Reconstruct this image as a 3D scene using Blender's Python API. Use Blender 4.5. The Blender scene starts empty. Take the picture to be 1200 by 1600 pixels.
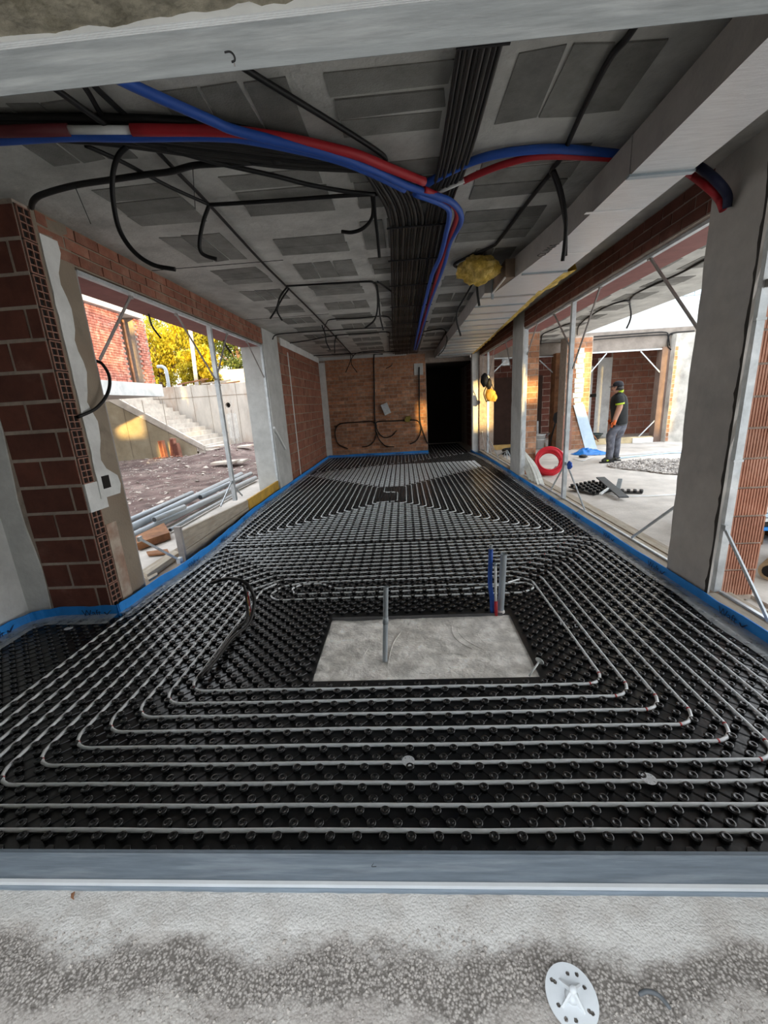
import bpy, bmesh, math, random
import numpy as np
from mathutils import Vector, Matrix, noise as NZ
random.seed(7)
SC = bpy.context.scene
COL = SC.collection

# ------------------------------------------------------------------ camera
CAM_H = 1.55
FPX = 646.33                                   # focal length in pixels of the 1200x1600 frame
AR = Vector((0.99736959, 0.0447957, -0.05698454))
AU = Vector((0.04368632, 0.25583715, 0.96573229))
AF = Vector((-0.05783941, 0.96568147, -0.25320723))
EYE = Vector((0, 0, CAM_H))
cd = bpy.data.cameras.new('camera')
cd.sensor_fit = 'VERTICAL'; cd.sensor_height = 36.0; cd.sensor_width = 27.0
cd.lens = FPX / 1600 * 36.0
cd.clip_start = 0.02; cd.clip_end = 500
cam = bpy.data.objects.new('camera', cd); COL.objects.link(cam)
M4 = Matrix((AR, AU, -AF)).transposed().to_4x4(); M4.translation = EYE
cam.matrix_world = M4
SC.camera = cam

# ------------------------------------------------------------------ sky, sun, exposure
SC.view_settings.view_transform = 'Standard'
SC.view_settings.look = 'None'
SC.view_settings.gamma = 1.0
SC.view_settings.use_curve_mapping = False
SC.view_settings.exposure = 1.75
W = bpy.data.worlds.new('sky'); SC.world = W; W.use_nodes = True
nt = W.node_tree; nt.nodes.clear()
out = nt.nodes.new('ShaderNodeOutputWorld'); bg = nt.nodes.new('ShaderNodeBackground')
tc = nt.nodes.new('ShaderNodeTexCoord'); sp = nt.nodes.new('ShaderNodeSeparateXYZ'); rp = nt.nodes.new('ShaderNodeValToRGB')
rp.color_ramp.elements[0].position = 0.0; rp.color_ramp.elements[0].color = (0.95, 0.93, 0.89, 1)
rp.color_ramp.elements[1].position = 0.6; rp.color_ramp.elements[1].color = (0.78, 0.84, 0.91, 1)
nt.links.new(tc.outputs['Generated'], sp.inputs[0]); nt.links.new(sp.outputs['Z'], rp.inputs[0])
nt.links.new(rp.outputs[0], bg.inputs['Color']); nt.links.new(bg.outputs[0], out.inputs['Surface'])
bg.inputs['Strength'].default_value = 1.15
sl = bpy.data.lights.new('sun', 'SUN'); sl.energy = 4.0; sl.color = (1.0, 0.66, 0.22); sl.angle = math.radians(0.9)
sun = bpy.data.objects.new('sun', sl); COL.objects.link(sun)
sun.location = (12, -30, 8)
SUN_DIR = Vector((-0.30, 1.0, -0.115)).normalized()
sun.rotation_euler = SUN_DIR.to_track_quat('-Z', 'Y').to_euler()

# ------------------------------------------------------------------ helpers
def ray(px, py):
    return AR * ((px - 600) / FPX) - AU * ((py - 800) / FPX) + AF
def PZ(px, py, z):
    d = ray(px, py); return EYE + d * ((z - CAM_H) / d.z)
def PX(px, py, x):
    d = ray(px, py); return EYE + d * (x / d.x)
def PY(px, py, y):
    d = ray(px, py); return EYE + d * (y / d.y)

class MB:
    """collects boxes, tubes and faces, then links them as one mesh object"""
    def __init__(s): s.v = []; s.f = []; s.sm = []
    def add(s, vs, fs, smooth=False):
        n = len(s.v); s.v += [tuple(p) for p in vs]
        for f in fs: s.f.append(tuple(i + n for i in f)); s.sm.append(smooth)
        return s
    def box(s, x0, y0, z0, x1, y1, z1):
        v = [(x0,y0,z0),(x1,y0,z0),(x1,y1,z0),(x0,y1,z0),(x0,y0,z1),(x1,y0,z1),(x1,y1,z1),(x0,y1,z1)]
        return s.add(v, [(0,3,2,1),(4,5,6,7),(0,1,5,4),(1,2,6,5),(2,3,7,6),(3,0,4,7)])
    def obox(s, c, ax, ay, az, hx, hy, hz):
        c = Vector(c); ax = Vector(ax) * hx; ay = Vector(ay) * hy; az = Vector(az) * hz
        v = [c-ax-ay-az, c+ax-ay-az, c+ax+ay-az, c-ax+ay-az, c-ax-ay+az, c+ax-ay+az, c+ax+ay+az, c-ax+ay+az]
        return s.add(v, [(0,3,2,1),(4,5,6,7),(0,1,5,4),(1,2,6,5),(2,3,7,6),(3,0,4,7)])
    def bar(s, a, b, w, t, up=(0,0,1)):
        a = Vector(a); b = Vector(b); d = (b - a); L = d.length; d.normalize()
        u = Vector(up); x = d.cross(u)
        if x.length < 1e-4: x = d.cross(Vector((1,0,0)))
        x.normalize(); z = x.cross(d)
        return s.obox((a+b)/2, d, x, z, L/2, w/2, t/2)
    def tube(s, pts, r, n=8, cap=True, smooth=True, closed=False):
        pts = [Vector(p) for p in pts]; m = len(pts)
        if m < 2: return s
        rs = r if isinstance(r, (list, tuple)) else [r] * m
        base = len(s.v); N = None
        for i in range(m):
            a = pts[i-1] if (i > 0 or closed) else pts[i]; b = pts[(i+1) % m] if (i < m-1 or closed) else pts[i]
            d = (b - a)
            if d.length < 1e-9: d = Vector((0,0,1))
            d.normalize()
            if N is None:
                N = d.cross(Vector((0,0,1)))
                if N.length < 1e-3: N = d.cross(Vector((1,0,0)))
            else:
                N = N - d * N.dot(d)
                if N.length < 1e-5: N = d.cross(Vector((0,0,1)))
            N.normalize(); B = d.cross(N)
            for k in range(n):
                t = 2*math.pi*k/n
                s.v.append(tuple(pts[i] + (N*math.cos(t) + B*math.sin(t))*rs[i]))
        for i in range(m if closed else m-1):
            p = base + i*n; q = base + ((i+1) % m)*n
            for k in range(n):
                s.f.append((p+k, p+(k+1) % n, q+(k+1) % n, q+k)); s.sm.append(smooth)
        if cap and not closed:
            s.f.append(tuple(base+k for k in reversed(range(n)))); s.sm.append(False)
            s.f.append(tuple(base+(m-1)*n+k for k in range(n))); s.sm.append(False)
        return s
    def lathe(s, prof, c=(0,0,0), n=16, smooth=True, axis=None):
        c = Vector(c); base = len(s.v); m = len(prof)
        if axis is None: X, Y, Z = Vector((1,0,0)), Vector((0,1,0)), Vector((0,0,1))
        else:
            Z = Vector(axis).normalized(); X = Z.cross(Vector((0,0,1)))
            if X.length < 1e-3: X = Vector((1,0,0))
            X.normalize(); Y = Z.cross(X)
        for r, z in prof:
            for k in range(n):
                t = 2*math.pi*k/n
                s.v.append(tuple(c + (X*math.cos(t)+Y*math.sin(t))*r + Z*z))
        for i in range(m-1):
            for k in range(n):
                s.f.append((base+i*n+k, base+i*n+(k+1) % n, base+(i+1)*n+(k+1) % n, base+(i+1)*n+k)); s.sm.append(smooth)
        if prof[0][0] > 1e-5: s.f.append(tuple(base+k for k in reversed(range(n)))); s.sm.append(False)
        if prof[-1][0] > 1e-5: s.f.append(tuple(base+(m-1)*n+k for k in range(n))); s.sm.append(False)
        return s
    def prism(s, poly, ext):
        """poly: list of 3D points in one plane, ext: extrusion vector"""
        n = len(poly); e = Vector(ext); p = [Vector(q) for q in poly]
        return s.add(p + [q+e for q in p], [tuple(reversed(range(n))), tuple(range(n, 2*n))] + [(i, (i+1) % n, n+(i+1) % n, n+i) for i in range(n)])
    def mesh(s, name, off=(0,0,0)):
        me = bpy.data.meshes.new(name); o = Vector(off)
        me.from_pydata([tuple(Vector(p)-o) for p in s.v], [], s.f)
        me.polygons.foreach_set('use_smooth', s.sm); me.update()
        return me
    def build(s, name, mat, parent=None, origin=None):
        if parent is not None: off = wloc(parent)
        elif origin is not None: off = Vector(origin)
        else:
            xs = np.array(s.v); lo = xs.min(0); hi = xs.max(0)
            off = Vector(((lo[0]+hi[0])/2, (lo[1]+hi[1])/2, lo[2]))
        me = s.mesh(name, off); me.materials.append(mat)
        o = bpy.data.objects.new(name, me); COL.objects.link(o)
        if parent is not None: o.parent = parent
        else: o.location = off
        return o

def wloc(o):
    v = Vector((0,0,0))
    while o is not None: v += o.location; o = o.parent
    return v
def place(name, me, parent, loc, rot=(0,0,0), scale=(1,1,1)):
    """a piece that shares its mesh with its like"""
    o = bpy.data.objects.new(name, me); COL.objects.link(o)
    if parent is not None: o.parent = parent; loc = Vector(loc) - wloc(parent)
    o.location = loc; o.rotation_euler = rot; o.scale = scale
    return o
def tag(o, label, cat, group=None, kind=None):
    o['label'] = label; o['category'] = cat
    if group: o['group'] = group
    if kind: o['kind'] = kind
    return o
def thing(name, label, cat, loc=(0,0,0), group=None, kind=None):
    o = bpy.data.objects.new(name, None); COL.objects.link(o); o.location = loc
    o.empty_display_size = 0.1
    return tag(o, label, cat, group, kind)
def struct(name, mb, mat, parent=None, label=None, cat=None):
    o = mb.build(name, mat, parent)
    if parent is None: o['kind'] = 'structure'
    if label: o['label'] = label
    if cat: o['category'] = cat
    return o
def smoothpath(pts, sub=6):
    """Catmull-Rom through the points"""
    p = [Vector(q) for q in pts]; r = []
    if len(p) < 3:
        return p
    for i in range(len(p)-1):
        a = p[i-1] if i > 0 else p[i]*2-p[i+1]; b = p[i]; c = p[i+1]; d = p[i+2] if i+2 < len(p) else p[i+1]*2-p[i]
        for k in range(sub):
            t = k/sub
            r.append(0.5*((2*b)+(c-a)*t+(2*a-5*b+4*c-d)*t*t+(3*b-a-3*c+d)*t**3))
    r.append(p[-1]); return r
def rounded(pts, rad, n=5, closed=False):
    """polyline with rounded corners; also returns the arcs"""
    p = [Vector(q) for q in pts]; m = len(p); r = []; arcs = []
    for i in range(m):
        if not closed and i in (0, m-1): r.append(p[i]); continue
        a, b, c = p[i-1], p[i], p[(i+1) % m]
        u = (a-b); v = (c-b); lu, lv = u.length, v.length; u.normalize(); v.normalize()
        ang = u.angle(v)
        if ang > math.pi-0.05: r.append(b); continue
        t = min(rad/math.tan(ang/2), lu*0.49, lv*0.49); rr = t*math.tan(ang/2)
        s0 = b+u*t; s1 = b+v*t; cen = b+(u+v).normalized()*(rr/math.sin(ang/2))
        arc = []
        for k in range(n+1):
            q = s0.lerp(s1, k/n)-cen; arc.append(cen+q.normalized()*rr)
        r += arc; arcs.append(arc)
    return r, arcs

# ------------------------------------------------------------------ materials
MATS = {}
def mat(name, col, rough=0.8, var=0.12, scale=6.0, col2=None, scale2=2.0, lo=0.5, hi=0.62, bump=0.0, bscale=60.0, metal=0.0, rnd=0.0,
        alpha=None, spec=0.5, streak=None, emit=None, trans=0.0):
    m = bpy.data.materials.new(name); m.use_nodes = True; MATS[name] = m
    t = m.node_tree; N = t.nodes; L = t.links; N.clear()
    o = N.new('ShaderNodeOutputMaterial'); b = N.new('ShaderNodeBsdfPrincipled'); L.new(b.outputs[0], o.inputs['Surface'])
    b.inputs['Roughness'].default_value = rough; b.inputs['Metallic'].default_value = metal
    b.inputs['Specular IOR Level'].default_value = spec
    g = N.new('ShaderNodeNewGeometry'); pos = g.outputs['Position']
    if streak:
        mp = N.new('ShaderNodeMapping'); mp.inputs['Scale'].default_value = streak; L.new(pos, mp.inputs[0]); pos2 = mp.outputs[0]
    else: pos2 = pos
    n1 = N.new('ShaderNodeTexNoise'); n1.inputs['Scale'].default_value = scale; n1.inputs['Detail'].default_value = 6; n1.inputs['Roughness'].default_value = 0.65
    L.new(pos2, n1.inputs['Vector'])
    mr = N.new('ShaderNodeMapRange'); mr.inputs['From Min'].default_value = 0.3; mr.inputs['From Max'].default_value = 0.7
    mr.inputs['To Min'].default_value = 1-var*2; mr.inputs['To Max'].default_value = 1+var*2
    L.new(n1.outputs[0], mr.inputs[0])
    base = N.new('ShaderNodeRGB'); base.outputs[0].default_value = (*col, 1); csock = base.outputs[0]
    if col2 is not None:
        n2 = N.new('ShaderNodeTexNoise'); n2.inputs['Scale'].default_value = scale2; n2.inputs['Detail'].default_value = 8; n2.inputs['Roughness'].default_value = 0.6
        L.new(pos2, n2.inputs['Vector'])
        m2 = N.new('ShaderNodeMapRange'); m2.inputs['From Min'].default_value = lo; m2.inputs['From Max'].default_value = hi; L.new(n2.outputs[0], m2.inputs[0])
        mx = N.new('ShaderNodeMix'); mx.data_type = 'RGBA'; L.new(m2.outputs[0], mx.inputs[0]); L.new(csock, mx.inputs[6]); mx.inputs[7].default_value = (*col2, 1)
        csock = mx.outputs[2]
    vm = N.new('ShaderNodeVectorMath'); vm.operation = 'SCALE'; L.new(csock, vm.inputs[0]); L.new(mr.outputs[0], vm.inputs['Scale'])
    csock = vm.outputs[0]
    if rnd:
        oi = N.new('ShaderNodeObjectInfo'); m3 = N.new('ShaderNodeMapRange'); m3.inputs['To Min'].default_value = 1-rnd; m3.inputs['To Max'].default_value = 1+rnd
        L.new(oi.outputs['Random'], m3.inputs[0])
        v2 = N.new('ShaderNodeVectorMath'); v2.operation = 'SCALE'; L.new(csock, v2.inputs[0]); L.new(m3.outputs[0], v2.inputs['Scale']); csock = v2.outputs[0]
    L.new(csock, b.inputs['Base Color'])
    if bump:
        n4 = N.new('ShaderNodeTexNoise'); n4.inputs['Scale'].default_value = bscale; n4.inputs['Detail'].default_value = 5; L.new(pos2, n4.inputs['Vector'])
        bp = N.new('ShaderNodeBump'); bp.inputs['Strength'].default_value = min(1.0, bump); bp.inputs['Distance'].default_value = 0.4/bscale; L.new(n4.outputs[0], bp.inputs['Height'])
        L.new(bp.outputs[0], b.inputs['Normal'])
    if alpha is not None: b.inputs['Alpha'].default_value = alpha
    if trans: b.inputs['Transmission Weight'].default_value = trans
    if emit: b.inputs['Emission Color'].default_value = (*col, 1); b.inputs['Emission Strength'].default_value = emit
    return m

m_ceil = mat('raw_concrete_ceiling', (0.56, 0.56, 0.53), 0.9, 0.10, 3, (0.42, 0.42, 0.40), 1.7, 0.48, 0.66, 0.5, 30)
m_block = mat('porous_concrete_block', (0.225, 0.225, 0.21), 0.95, 0.14, 5, None, 1, bump=0.9, bscale=120, rnd=0.18)
m_floor = mat('dusty_concrete_floor', (0.60, 0.555, 0.505), 0.92, 0.10, 2.0, (0.48, 0.44, 0.395), 1.1, 0.48, 0.66, 0.5, 40)
m_pillar = mat('grey_rendered_pillar', (0.50, 0.48, 0.45), 0.9, 0.06, 4, (0.41, 0.40, 0.385), 1.5, 0.5, 0.7, 0.35, 25)
m_render = mat('smooth_grey_render', (0.52, 0.53, 0.52), 0.85, 0.06, 5, (0.42, 0.43, 0.42), 2, 0.5, 0.7, 0.3, 30)
m_plaster = mat('white_gypsum_plaster', (0.68, 0.69, 0.68), 0.85, 0.06, 6, (0.55, 0.55, 0.54), 2.2, 0.52, 0.7, 0.35, 30)
m_oldconc = mat('brown_stained_concrete', (0.285, 0.235, 0.18), 0.9, 0.14, 5, (0.20, 0.155, 0.115), 2.5, 0.45, 0.65, 0.5, 45)
m_mortar = mat('grey_mortar', (0.33, 0.27, 0.23), 0.95, 0.12, 12, None, 1, bump=0.7, bscale=70)
m_mortar_l = mat('pale_mortar', (0.47, 0.40, 0.34), 0.95, 0.12, 12, None, 1, bump=0.7, bscale=70)
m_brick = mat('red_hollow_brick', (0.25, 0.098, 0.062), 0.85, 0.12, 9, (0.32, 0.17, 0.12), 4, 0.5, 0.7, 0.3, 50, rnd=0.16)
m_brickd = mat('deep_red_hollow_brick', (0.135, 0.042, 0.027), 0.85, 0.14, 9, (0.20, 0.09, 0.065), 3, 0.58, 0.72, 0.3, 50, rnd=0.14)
m_bricko = mat('orange_brown_brick', (0.37, 0.175, 0.095), 0.9, 0.14, 12, (0.44, 0.27, 0.18), 5, 0.48, 0.68, 0.35, 60, rnd=0.32)
m_bricke = mat('pale_brick_end', (0.30, 0.155, 0.115), 0.85, 0.10, 14, None, 1, bump=0.2, bscale=80, rnd=0.1)
m_dark = mat('dark_cavity', (0.012, 0.009, 0.008), 0.95, 0.05)  # near black, paints the darkness inside holes; also colours the formwork joints
m_void = mat('plaster_painted_dark', (0.05, 0.045, 0.04), 0.95, 0.05)  # near black, darkness of the corridor and pillar gap put into the colour
m_mat = mat('black_moulded_plastic', (0.012, 0.013, 0.014), 0.30, 0.10, 20, None, 1, bump=0.12, bscale=30, spec=0.55)
m_nub = mat('black_nub_plastic', (0.016, 0.017, 0.018), 0.27, 0.05, 20, spec=0.55)
m_pipe = mat('grey_white_pipe', (0.80, 0.83, 0.84), 0.32, 0.05, 14, spec=0.5)
m_redband = mat('red_print', (0.55, 0.06, 0.06), 0.5, 0.1)
m_blue = mat('blue_edge_foam', (0.015, 0.25, 0.72), 0.55, 0.07, 6)
m_ink = mat('dark_blue_ink', (0.006, 0.03, 0.10), 0.6, 0.02)
m_black = mat('black_conduit', (0.006, 0.006, 0.0065), 0.55, 0.06, 30, spec=0.35)
m_black2 = mat('dusty_black_conduit', (0.020, 0.019, 0.018), 0.5, 0.15, 8, spec=0.4)
m_blackb = mat('black_marker', (0.01, 0.01, 0.012), 0.7, 0.02)
m_redp = mat('red_insulation', (0.42, 0.012, 0.022), 0.55, 0.06, 8)
m_bluep = mat('blue_insulation', (0.015, 0.085, 0.42), 0.55, 0.06, 8)
m_alu = mat('mill_aluminium', (0.235, 0.28, 0.325), 0.42, 0.10, 5, (0.31, 0.355, 0.40), 3, 0.5, 0.62, 0.06, 30, metal=0.35, streak=(2, 30, 30))
m_alul = mat('bright_aluminium_edge', (0.80, 0.82, 0.83), 0.35, 0.04, 10, metal=0.4)
m_galv = mat('galvanised_steel', (0.55, 0.59, 0.62), 0.42, 0.10, 9, (0.66, 0.69, 0.71), 4, 0.5, 0.65, metal=0.5)
m_galvd = mat('dull_steel_brace', (0.34, 0.32, 0.31), 0.5, 0.10, 9, metal=0.4)
m_lintel = mat('red_oxide_lintel', (0.26, 0.095, 0.085), 0.7, 0.08, 6)
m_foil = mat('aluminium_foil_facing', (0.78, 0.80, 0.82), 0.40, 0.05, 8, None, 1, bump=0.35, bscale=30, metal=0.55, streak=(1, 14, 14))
m_foils = mat('darker_foil_side', (0.36, 0.34, 0.32), 0.5, 0.06, 8, None, 1, bump=0.25, bscale=40, metal=0.2)  # foil in a darker, less metallic tone than the bottom of the duct
m_strap = mat('blue_grey_strap', (0.32, 0.38, 0.42), 0.4, 0.05, 10, metal=0.6)
m_wool = mat('yellow_glass_wool', (0.52, 0.35, 0.06), 0.95, 0.25, 18, (0.62, 0.45, 0.14), 9, 0.45, 0.6, 0.9, 60)
m_wood = mat('weathered_board', (0.44, 0.385, 0.31), 0.9, 0.14, 6, (0.34, 0.28, 0.21), 3, 0.48, 0.66, 0.4, 40, streak=(9, 1.2, 9))
m_woody = mat('yellow_formwork_panel', (0.52, 0.31, 0.045), 0.6, 0.12, 6, (0.42, 0.25, 0.05), 4, 0.5, 0.62)
m_woodb = mat('brown_timber', (0.28, 0.13, 0.06), 0.9, 0.18, 7, (0.20, 0.09, 0.045), 4, 0.45, 0.62, 0.5, 50)
m_dirt = mat('purple_brown_earth', (0.115, 0.072, 0.064), 1.0, 0.24, 3, (0.21, 0.155, 0.135), 1.6, 0.45, 0.62, 0.9, 18)
m_stone = mat('broken_stone', (0.46, 0.40, 0.35), 0.95, 0.15, 5, None, 1, bump=0.4, bscale=30, rnd=0.25)
m_yardc = mat('stained_yard_concrete', (0.52, 0.475, 0.42), 0.9, 0.10, 2.2, (0.40, 0.265, 0.18), 1.3, 0.48, 0.70, 0.3, 20, streak=(1, 1, 0.35))
m_stairc = mat('stair_concrete', (0.54, 0.49, 0.43), 0.9, 0.10, 3, (0.42, 0.36, 0.31), 2, 0.5, 0.7)
m_pvc = mat('grey_pvc', (0.36, 0.40, 0.43), 0.40, 0.05, 6)
m_pvcd = mat('dark_pipe_bore', (0.03, 0.032, 0.035), 0.7, 0.05)  # near black discs painted in for the shaded inside of the pipes
m_rbrick = mat('facade_red_brick', (0.42, 0.135, 0.09), 0.8, 0.25, 5, (0.56, 0.27, 0.20), 7, 0.48, 0.60)
m_film = mat('clear_film_skirt', (0.62, 0.66, 0.68), 0.25, 0.12, 9, None, 1, bump=0.6, bscale=22, alpha=0.42)
m_white = mat('white_plastic', (0.75, 0.77, 0.77), 0.45, 0.03)
m_trans = mat('milky_plastic', (0.72, 0.75, 0.77), 0.35, 0.04, 20, trans=0.15)
m_sill = mat('gritty_sill_concrete', (0.47, 0.44, 0.40), 0.95, 0.14, 26, (0.34, 0.30, 0.27), 7, 0.46, 0.60, 0.9, 130)
m_sill_unused = mat('pale_sill_mortar', (0.60, 0.585, 0.56), 0.95, 0.08, 14, (0.50, 0.45, 0.40), 9, 0.50, 0.62, 0.7, 90)
m_rough = mat('rough_lintel_render', (0.235, 0.215, 0.165), 0.95, 0.16, 60, (0.16, 0.145, 0.105), 45, 0.46, 0.60, 1.0, 75)
m_patch = mat('smeared_screed', (0.74, 0.71, 0.655), 0.9, 0.12, 9, (0.90, 0.87, 0.815), 4.5, 0.46, 0.56, 1.0, 60)

# the sill: pale mortar along the frame fading through a dark gritty seam into grey-brown concrete
m_sillw = m_sill
def sill_nodes():
    m = m_sill; t = m.node_tree; N = t.nodes; L = t.links; N.clear()
    o = N.new('ShaderNodeOutputMaterial'); b = N.new('ShaderNodeBsdfPrincipled'); b.inputs['Roughness'].default_value = 0.95; L.new(b.outputs[0], o.inputs['Surface'])
    g = N.new('ShaderNodeNewGeometry'); sp = N.new('ShaderNodeSeparateXYZ'); L.new(g.outputs['Position'], sp.inputs[0])
    def noise(sc, det=6, ro=.65):
        n = N.new('ShaderNodeTexNoise'); n.inputs['Scale'].default_value = sc; n.inputs['Detail'].default_value = det; n.inputs['Roughness'].default_value = ro; L.new(g.outputs['Position'], n.inputs['Vector']); return n.outputs[0]
    def mad(a, k, c):
        n = N.new('ShaderNodeMath'); n.operation = 'MULTIPLY_ADD'; L.new(a, n.inputs[0]); n.inputs[1].default_value = k
        if isinstance(c, float): n.inputs[2].default_value = c
        else: L.new(c, n.inputs[2])
        return n.outputs[0]
    def rng(a, lo, hi):
        n = N.new('ShaderNodeMapRange'); n.inputs['From Min'].default_value = lo; n.inputs['From Max'].default_value = hi; L.new(a, n.inputs[0]); return n.outputs[0]
    def mix(f, a, c):
        n = N.new('ShaderNodeMix'); n.data_type = 'RGBA'; L.new(f, n.inputs[0])
        for s_, v in ((6, a), (7, c)):
            if isinstance(v, tuple): n.inputs[s_].default_value = (*v, 1)
            else: L.new(v, n.inputs[s_])
        return n.outputs[2]
    y1 = mad(noise(5, 8, .7), 0.16, sp.outputs['Y']); y2 = mad(noise(30, 6, .7), 0.030, y1)
    base = mix(rng(noise(16), .42, .62), (.45, .42, .385), (.365, .33, .30))
    base = mix(rng(noise(170, 3), .5, .72), base, (.31, .28, .25))
    pale = mix(rng(noise(22), .45, .7), (.57, .55, .52), (.45, .415, .38))
    c = mix(rng(y2, .430, .452), base, pale)
    seam = N.new('ShaderNodeMath'); seam.operation = 'MULTIPLY'; L.new(rng(y2, .384, .396), seam.inputs[0]); L.new(rng(y2, .446, .428), seam.inputs[1])
    def vor(sc):
        n = N.new('ShaderNodeTexVoronoi'); n.inputs['Scale'].default_value = sc; L.new(g.outputs['Position'], n.inputs['Vector']); return n.outputs['Distance']
    v1 = vor(330); dk = mix(rng(v1, .30, .66), mix(rng(noise(120, 2), .4, .6), (.50, .46, .42), (.36, .33, .30)), (.155, .138, .122))
    c = mix(seam.outputs[0], c, dk)
    L.new(c, b.inputs['Base Color'])
    bp = N.new('ShaderNodeBump'); bp.inputs['Strength'].default_value = .8; bp.inputs['Distance'].default_value = .0025; L.new(mad(v1, -.5, noise(150, 5)), bp.inputs['Height']); L.new(bp.outputs[0], b.inputs['Normal'])
sill_nodes()

m_head = mat('dull_aluminium_head', (0.255, 0.275, 0.285), 0.5, 0.10, 5, (0.33, 0.35, 0.36), 3, 0.5, 0.62, 0.06, 30, metal=0.2, streak=(2, 30, 30))
m_grit = mat('sill_grit', (.36, .33, .30), .95, .3, 300)

# ================================================================== THE SETTING
CZ = 2.95                                     # ceiling
RX, RXo = 2.15, 2.55                          # long wall with the openings towards the next room
LX, LXo = -2.42, -2.82                        # long wall towards the yard
BY = 12.75                                    # end wall
YN = 2.95                                     # face of the projecting hollow-brick wall

BRICKS = {}
def brick_mesh(w, d, h, seed=0):
    k = (round(w, 3), round(d, 3), round(h, 3), seed)
    if k not in BRICKS:
        r = random.Random(seed*77+5); b = MB(); j = 0.002
        b.box(-w/2, -d/2, -h/2, w/2, d/2, h/2)
        b.v = [(x+r.uniform(-j, j), y+r.uniform(-j, j), z+r.uniform(-j, j)) for x, y, z in b.v]
        BRICKS[k] = b.mesh('brick')
    return BRICKS[k]
def bricks(parent, o, u, n, L, H, bl, bh, jt, m, depth=0.03, proud=0.007, off=0.5, limit=300, skip=None, stuff_from_top=False, name='brick'):
    """a face of single bricks set on a mortar backing; past the limit the rest is one 'stuff' part"""
    o = Vector(o); u = Vector(u).normalized(); n = Vector(n).normalized(); a = math.atan2(u.y, u.x)
    cells = []
    rows = int(round(H/bh)); rh = H/rows
    for i in range(rows):
        x = -(off*bl if i % 2 else 0)
        while x < L-0.01:
            x0 = max(0, x); x1 = min(L, x+bl)
            if x1-x0 > 0.03 and not (skip and skip((x0+x1)/2, (i+.5)*rh)): cells.append((x0, x1, (i+.5)*rh))
            x += bl
    rest = None
    for c, (x0, x1, h) in enumerate(cells):
        w = x1-x0-jt; r = random.Random(c*13+int(L*100)); pr = proud*r.uniform(.6, 1.2)
        ctr = o + u*((x0+x1)/2) + n*(pr-depth/2) + Vector((0, 0, h))
        if c < limit:
            me = brick_mesh(bl-jt, depth, rh-jt, r.randrange(3))
            if not me.materials: me.materials.append(m)
            if me.materials[0] is not m:
                me = me.copy(); me.materials[0] = m; BRICKS[(round(bl-jt,3), round(depth,3), round(rh-jt,3), 9000+c)] = me
            place(name, me, parent, ctr, (r.uniform(-.006,.006), r.uniform(-.004,.004), a), (w/(bl-jt), 1, 1))
        else:
            if rest is None: rest = MB()
            rest.obox(ctr, u, n, (0,0,1), w/2, depth/2, (rh-jt)/2)
    if rest is not None:
        q = rest.build('brick_courses', m, parent); q['kind'] = 'stuff'
    return len(cells)
def mcopy(key, m):
    pass

# ---- floor slabs and ground
fl = MB(); fl.box(-3.4, 0.05, -0.30, 2.56, 17.0, -0.03)
floor_o = struct('floor', fl, m_floor, label='rough concrete slab under the black heating mats')
fl2 = MB(); fl2.box(2.56, 0.05, -0.30, 12.0, 17.0, -0.005)
floor2 = struct('floor', fl2, m_floor, label='dusty pale concrete floor of the next room')

# ---- ceiling: joist slab with porous infill blocks flush in it
cl = MB(); cl.box(-3.4, 0.44, CZ, 4.25, 13.6, CZ+0.3)
ceil = struct('ceiling', cl, m_ceil, label='raw concrete ceiling with dark porous infill blocks')
blk = {}
def block_mesh(w, l, k):
    key = (w, l, k)
    if key not in blk:
        r = random.Random(k+int(w*1000)); b = MB(); b.box(-w/2, -l/2, -0.012, w/2, l/2, 0.012)
        b.v = [(x+r.uniform(-.016,.016), y+r.uniform(-.016,.016), z) for x, y, z in b.v]
        for i in range(4): b.v[i] = (b.v[i+4][0]*.99, b.v[i+4][1]*.99, b.v[i][2])
        me = b.mesh('block'); me.materials.append(m_block); blk[key] = me
    return blk[key]
ybays = [(1.42, 1.86), (2.20, 2.66), (2.93, 3.50), (3.72, 4.34), (4.58, 5.11), (5.41, 5.88), (6.26, 6.72), (7.08, 7.55), (7.90, 8.38), (8.72, 9.20), (9.55, 10.0), (10.35, 10.8), (11.15, 11.6), (11.95, 12.4)]
xbays = [(-1.90, -1.40), (-1.06, -0.44), (-0.27, 0.27), (0.54, 1.18), (1.40, 1.98), (2.75, 3.25), (3.45, 3.95)]
nb = 0
for yi, (y0, y1) in enumerate(ybays):
    for xi, (x0, x1) in enumerate(xbays):
        if xi >= 5 and y0 < 2.9: continue
        r = random.Random(yi*10+xi); along_y = (yi+xi) % 2 == 1
        if yi == 1: along_y = xi not in (2,)
        if yi == 2: along_y = False
        for k in range(3):
            if r.random() < 0.06: continue
            dz = r.uniform(-.002, .003)
            if along_y:
                w = (x1-x0)/3; me = block_mesh(round(w-.010, 3), round(y1-y0, 2), k); c = (x0+w*(k+.5), (y0+y1)/2)
            else:
                w = (y1-y0)/3; me = block_mesh(round(x1-x0, 2), round(w-.010, 3), k); c = ((x0+x1)/2, y0+w*(k+.5))
            place('block', me, ceil, (c[0], c[1], CZ+0.006+dz), (0, 0, r.uniform(-.01, .01))); nb += 1
# joint lines of the slab formwork
jl = MB()
for y in (2.0, 4.45, 6.98, 9.4, 11.7): jl.box(-2.42, y, CZ-0.003, -1.1, y+0.008, CZ+0.01)
jl.build('formwork_joint', m_dark, ceil)

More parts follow.
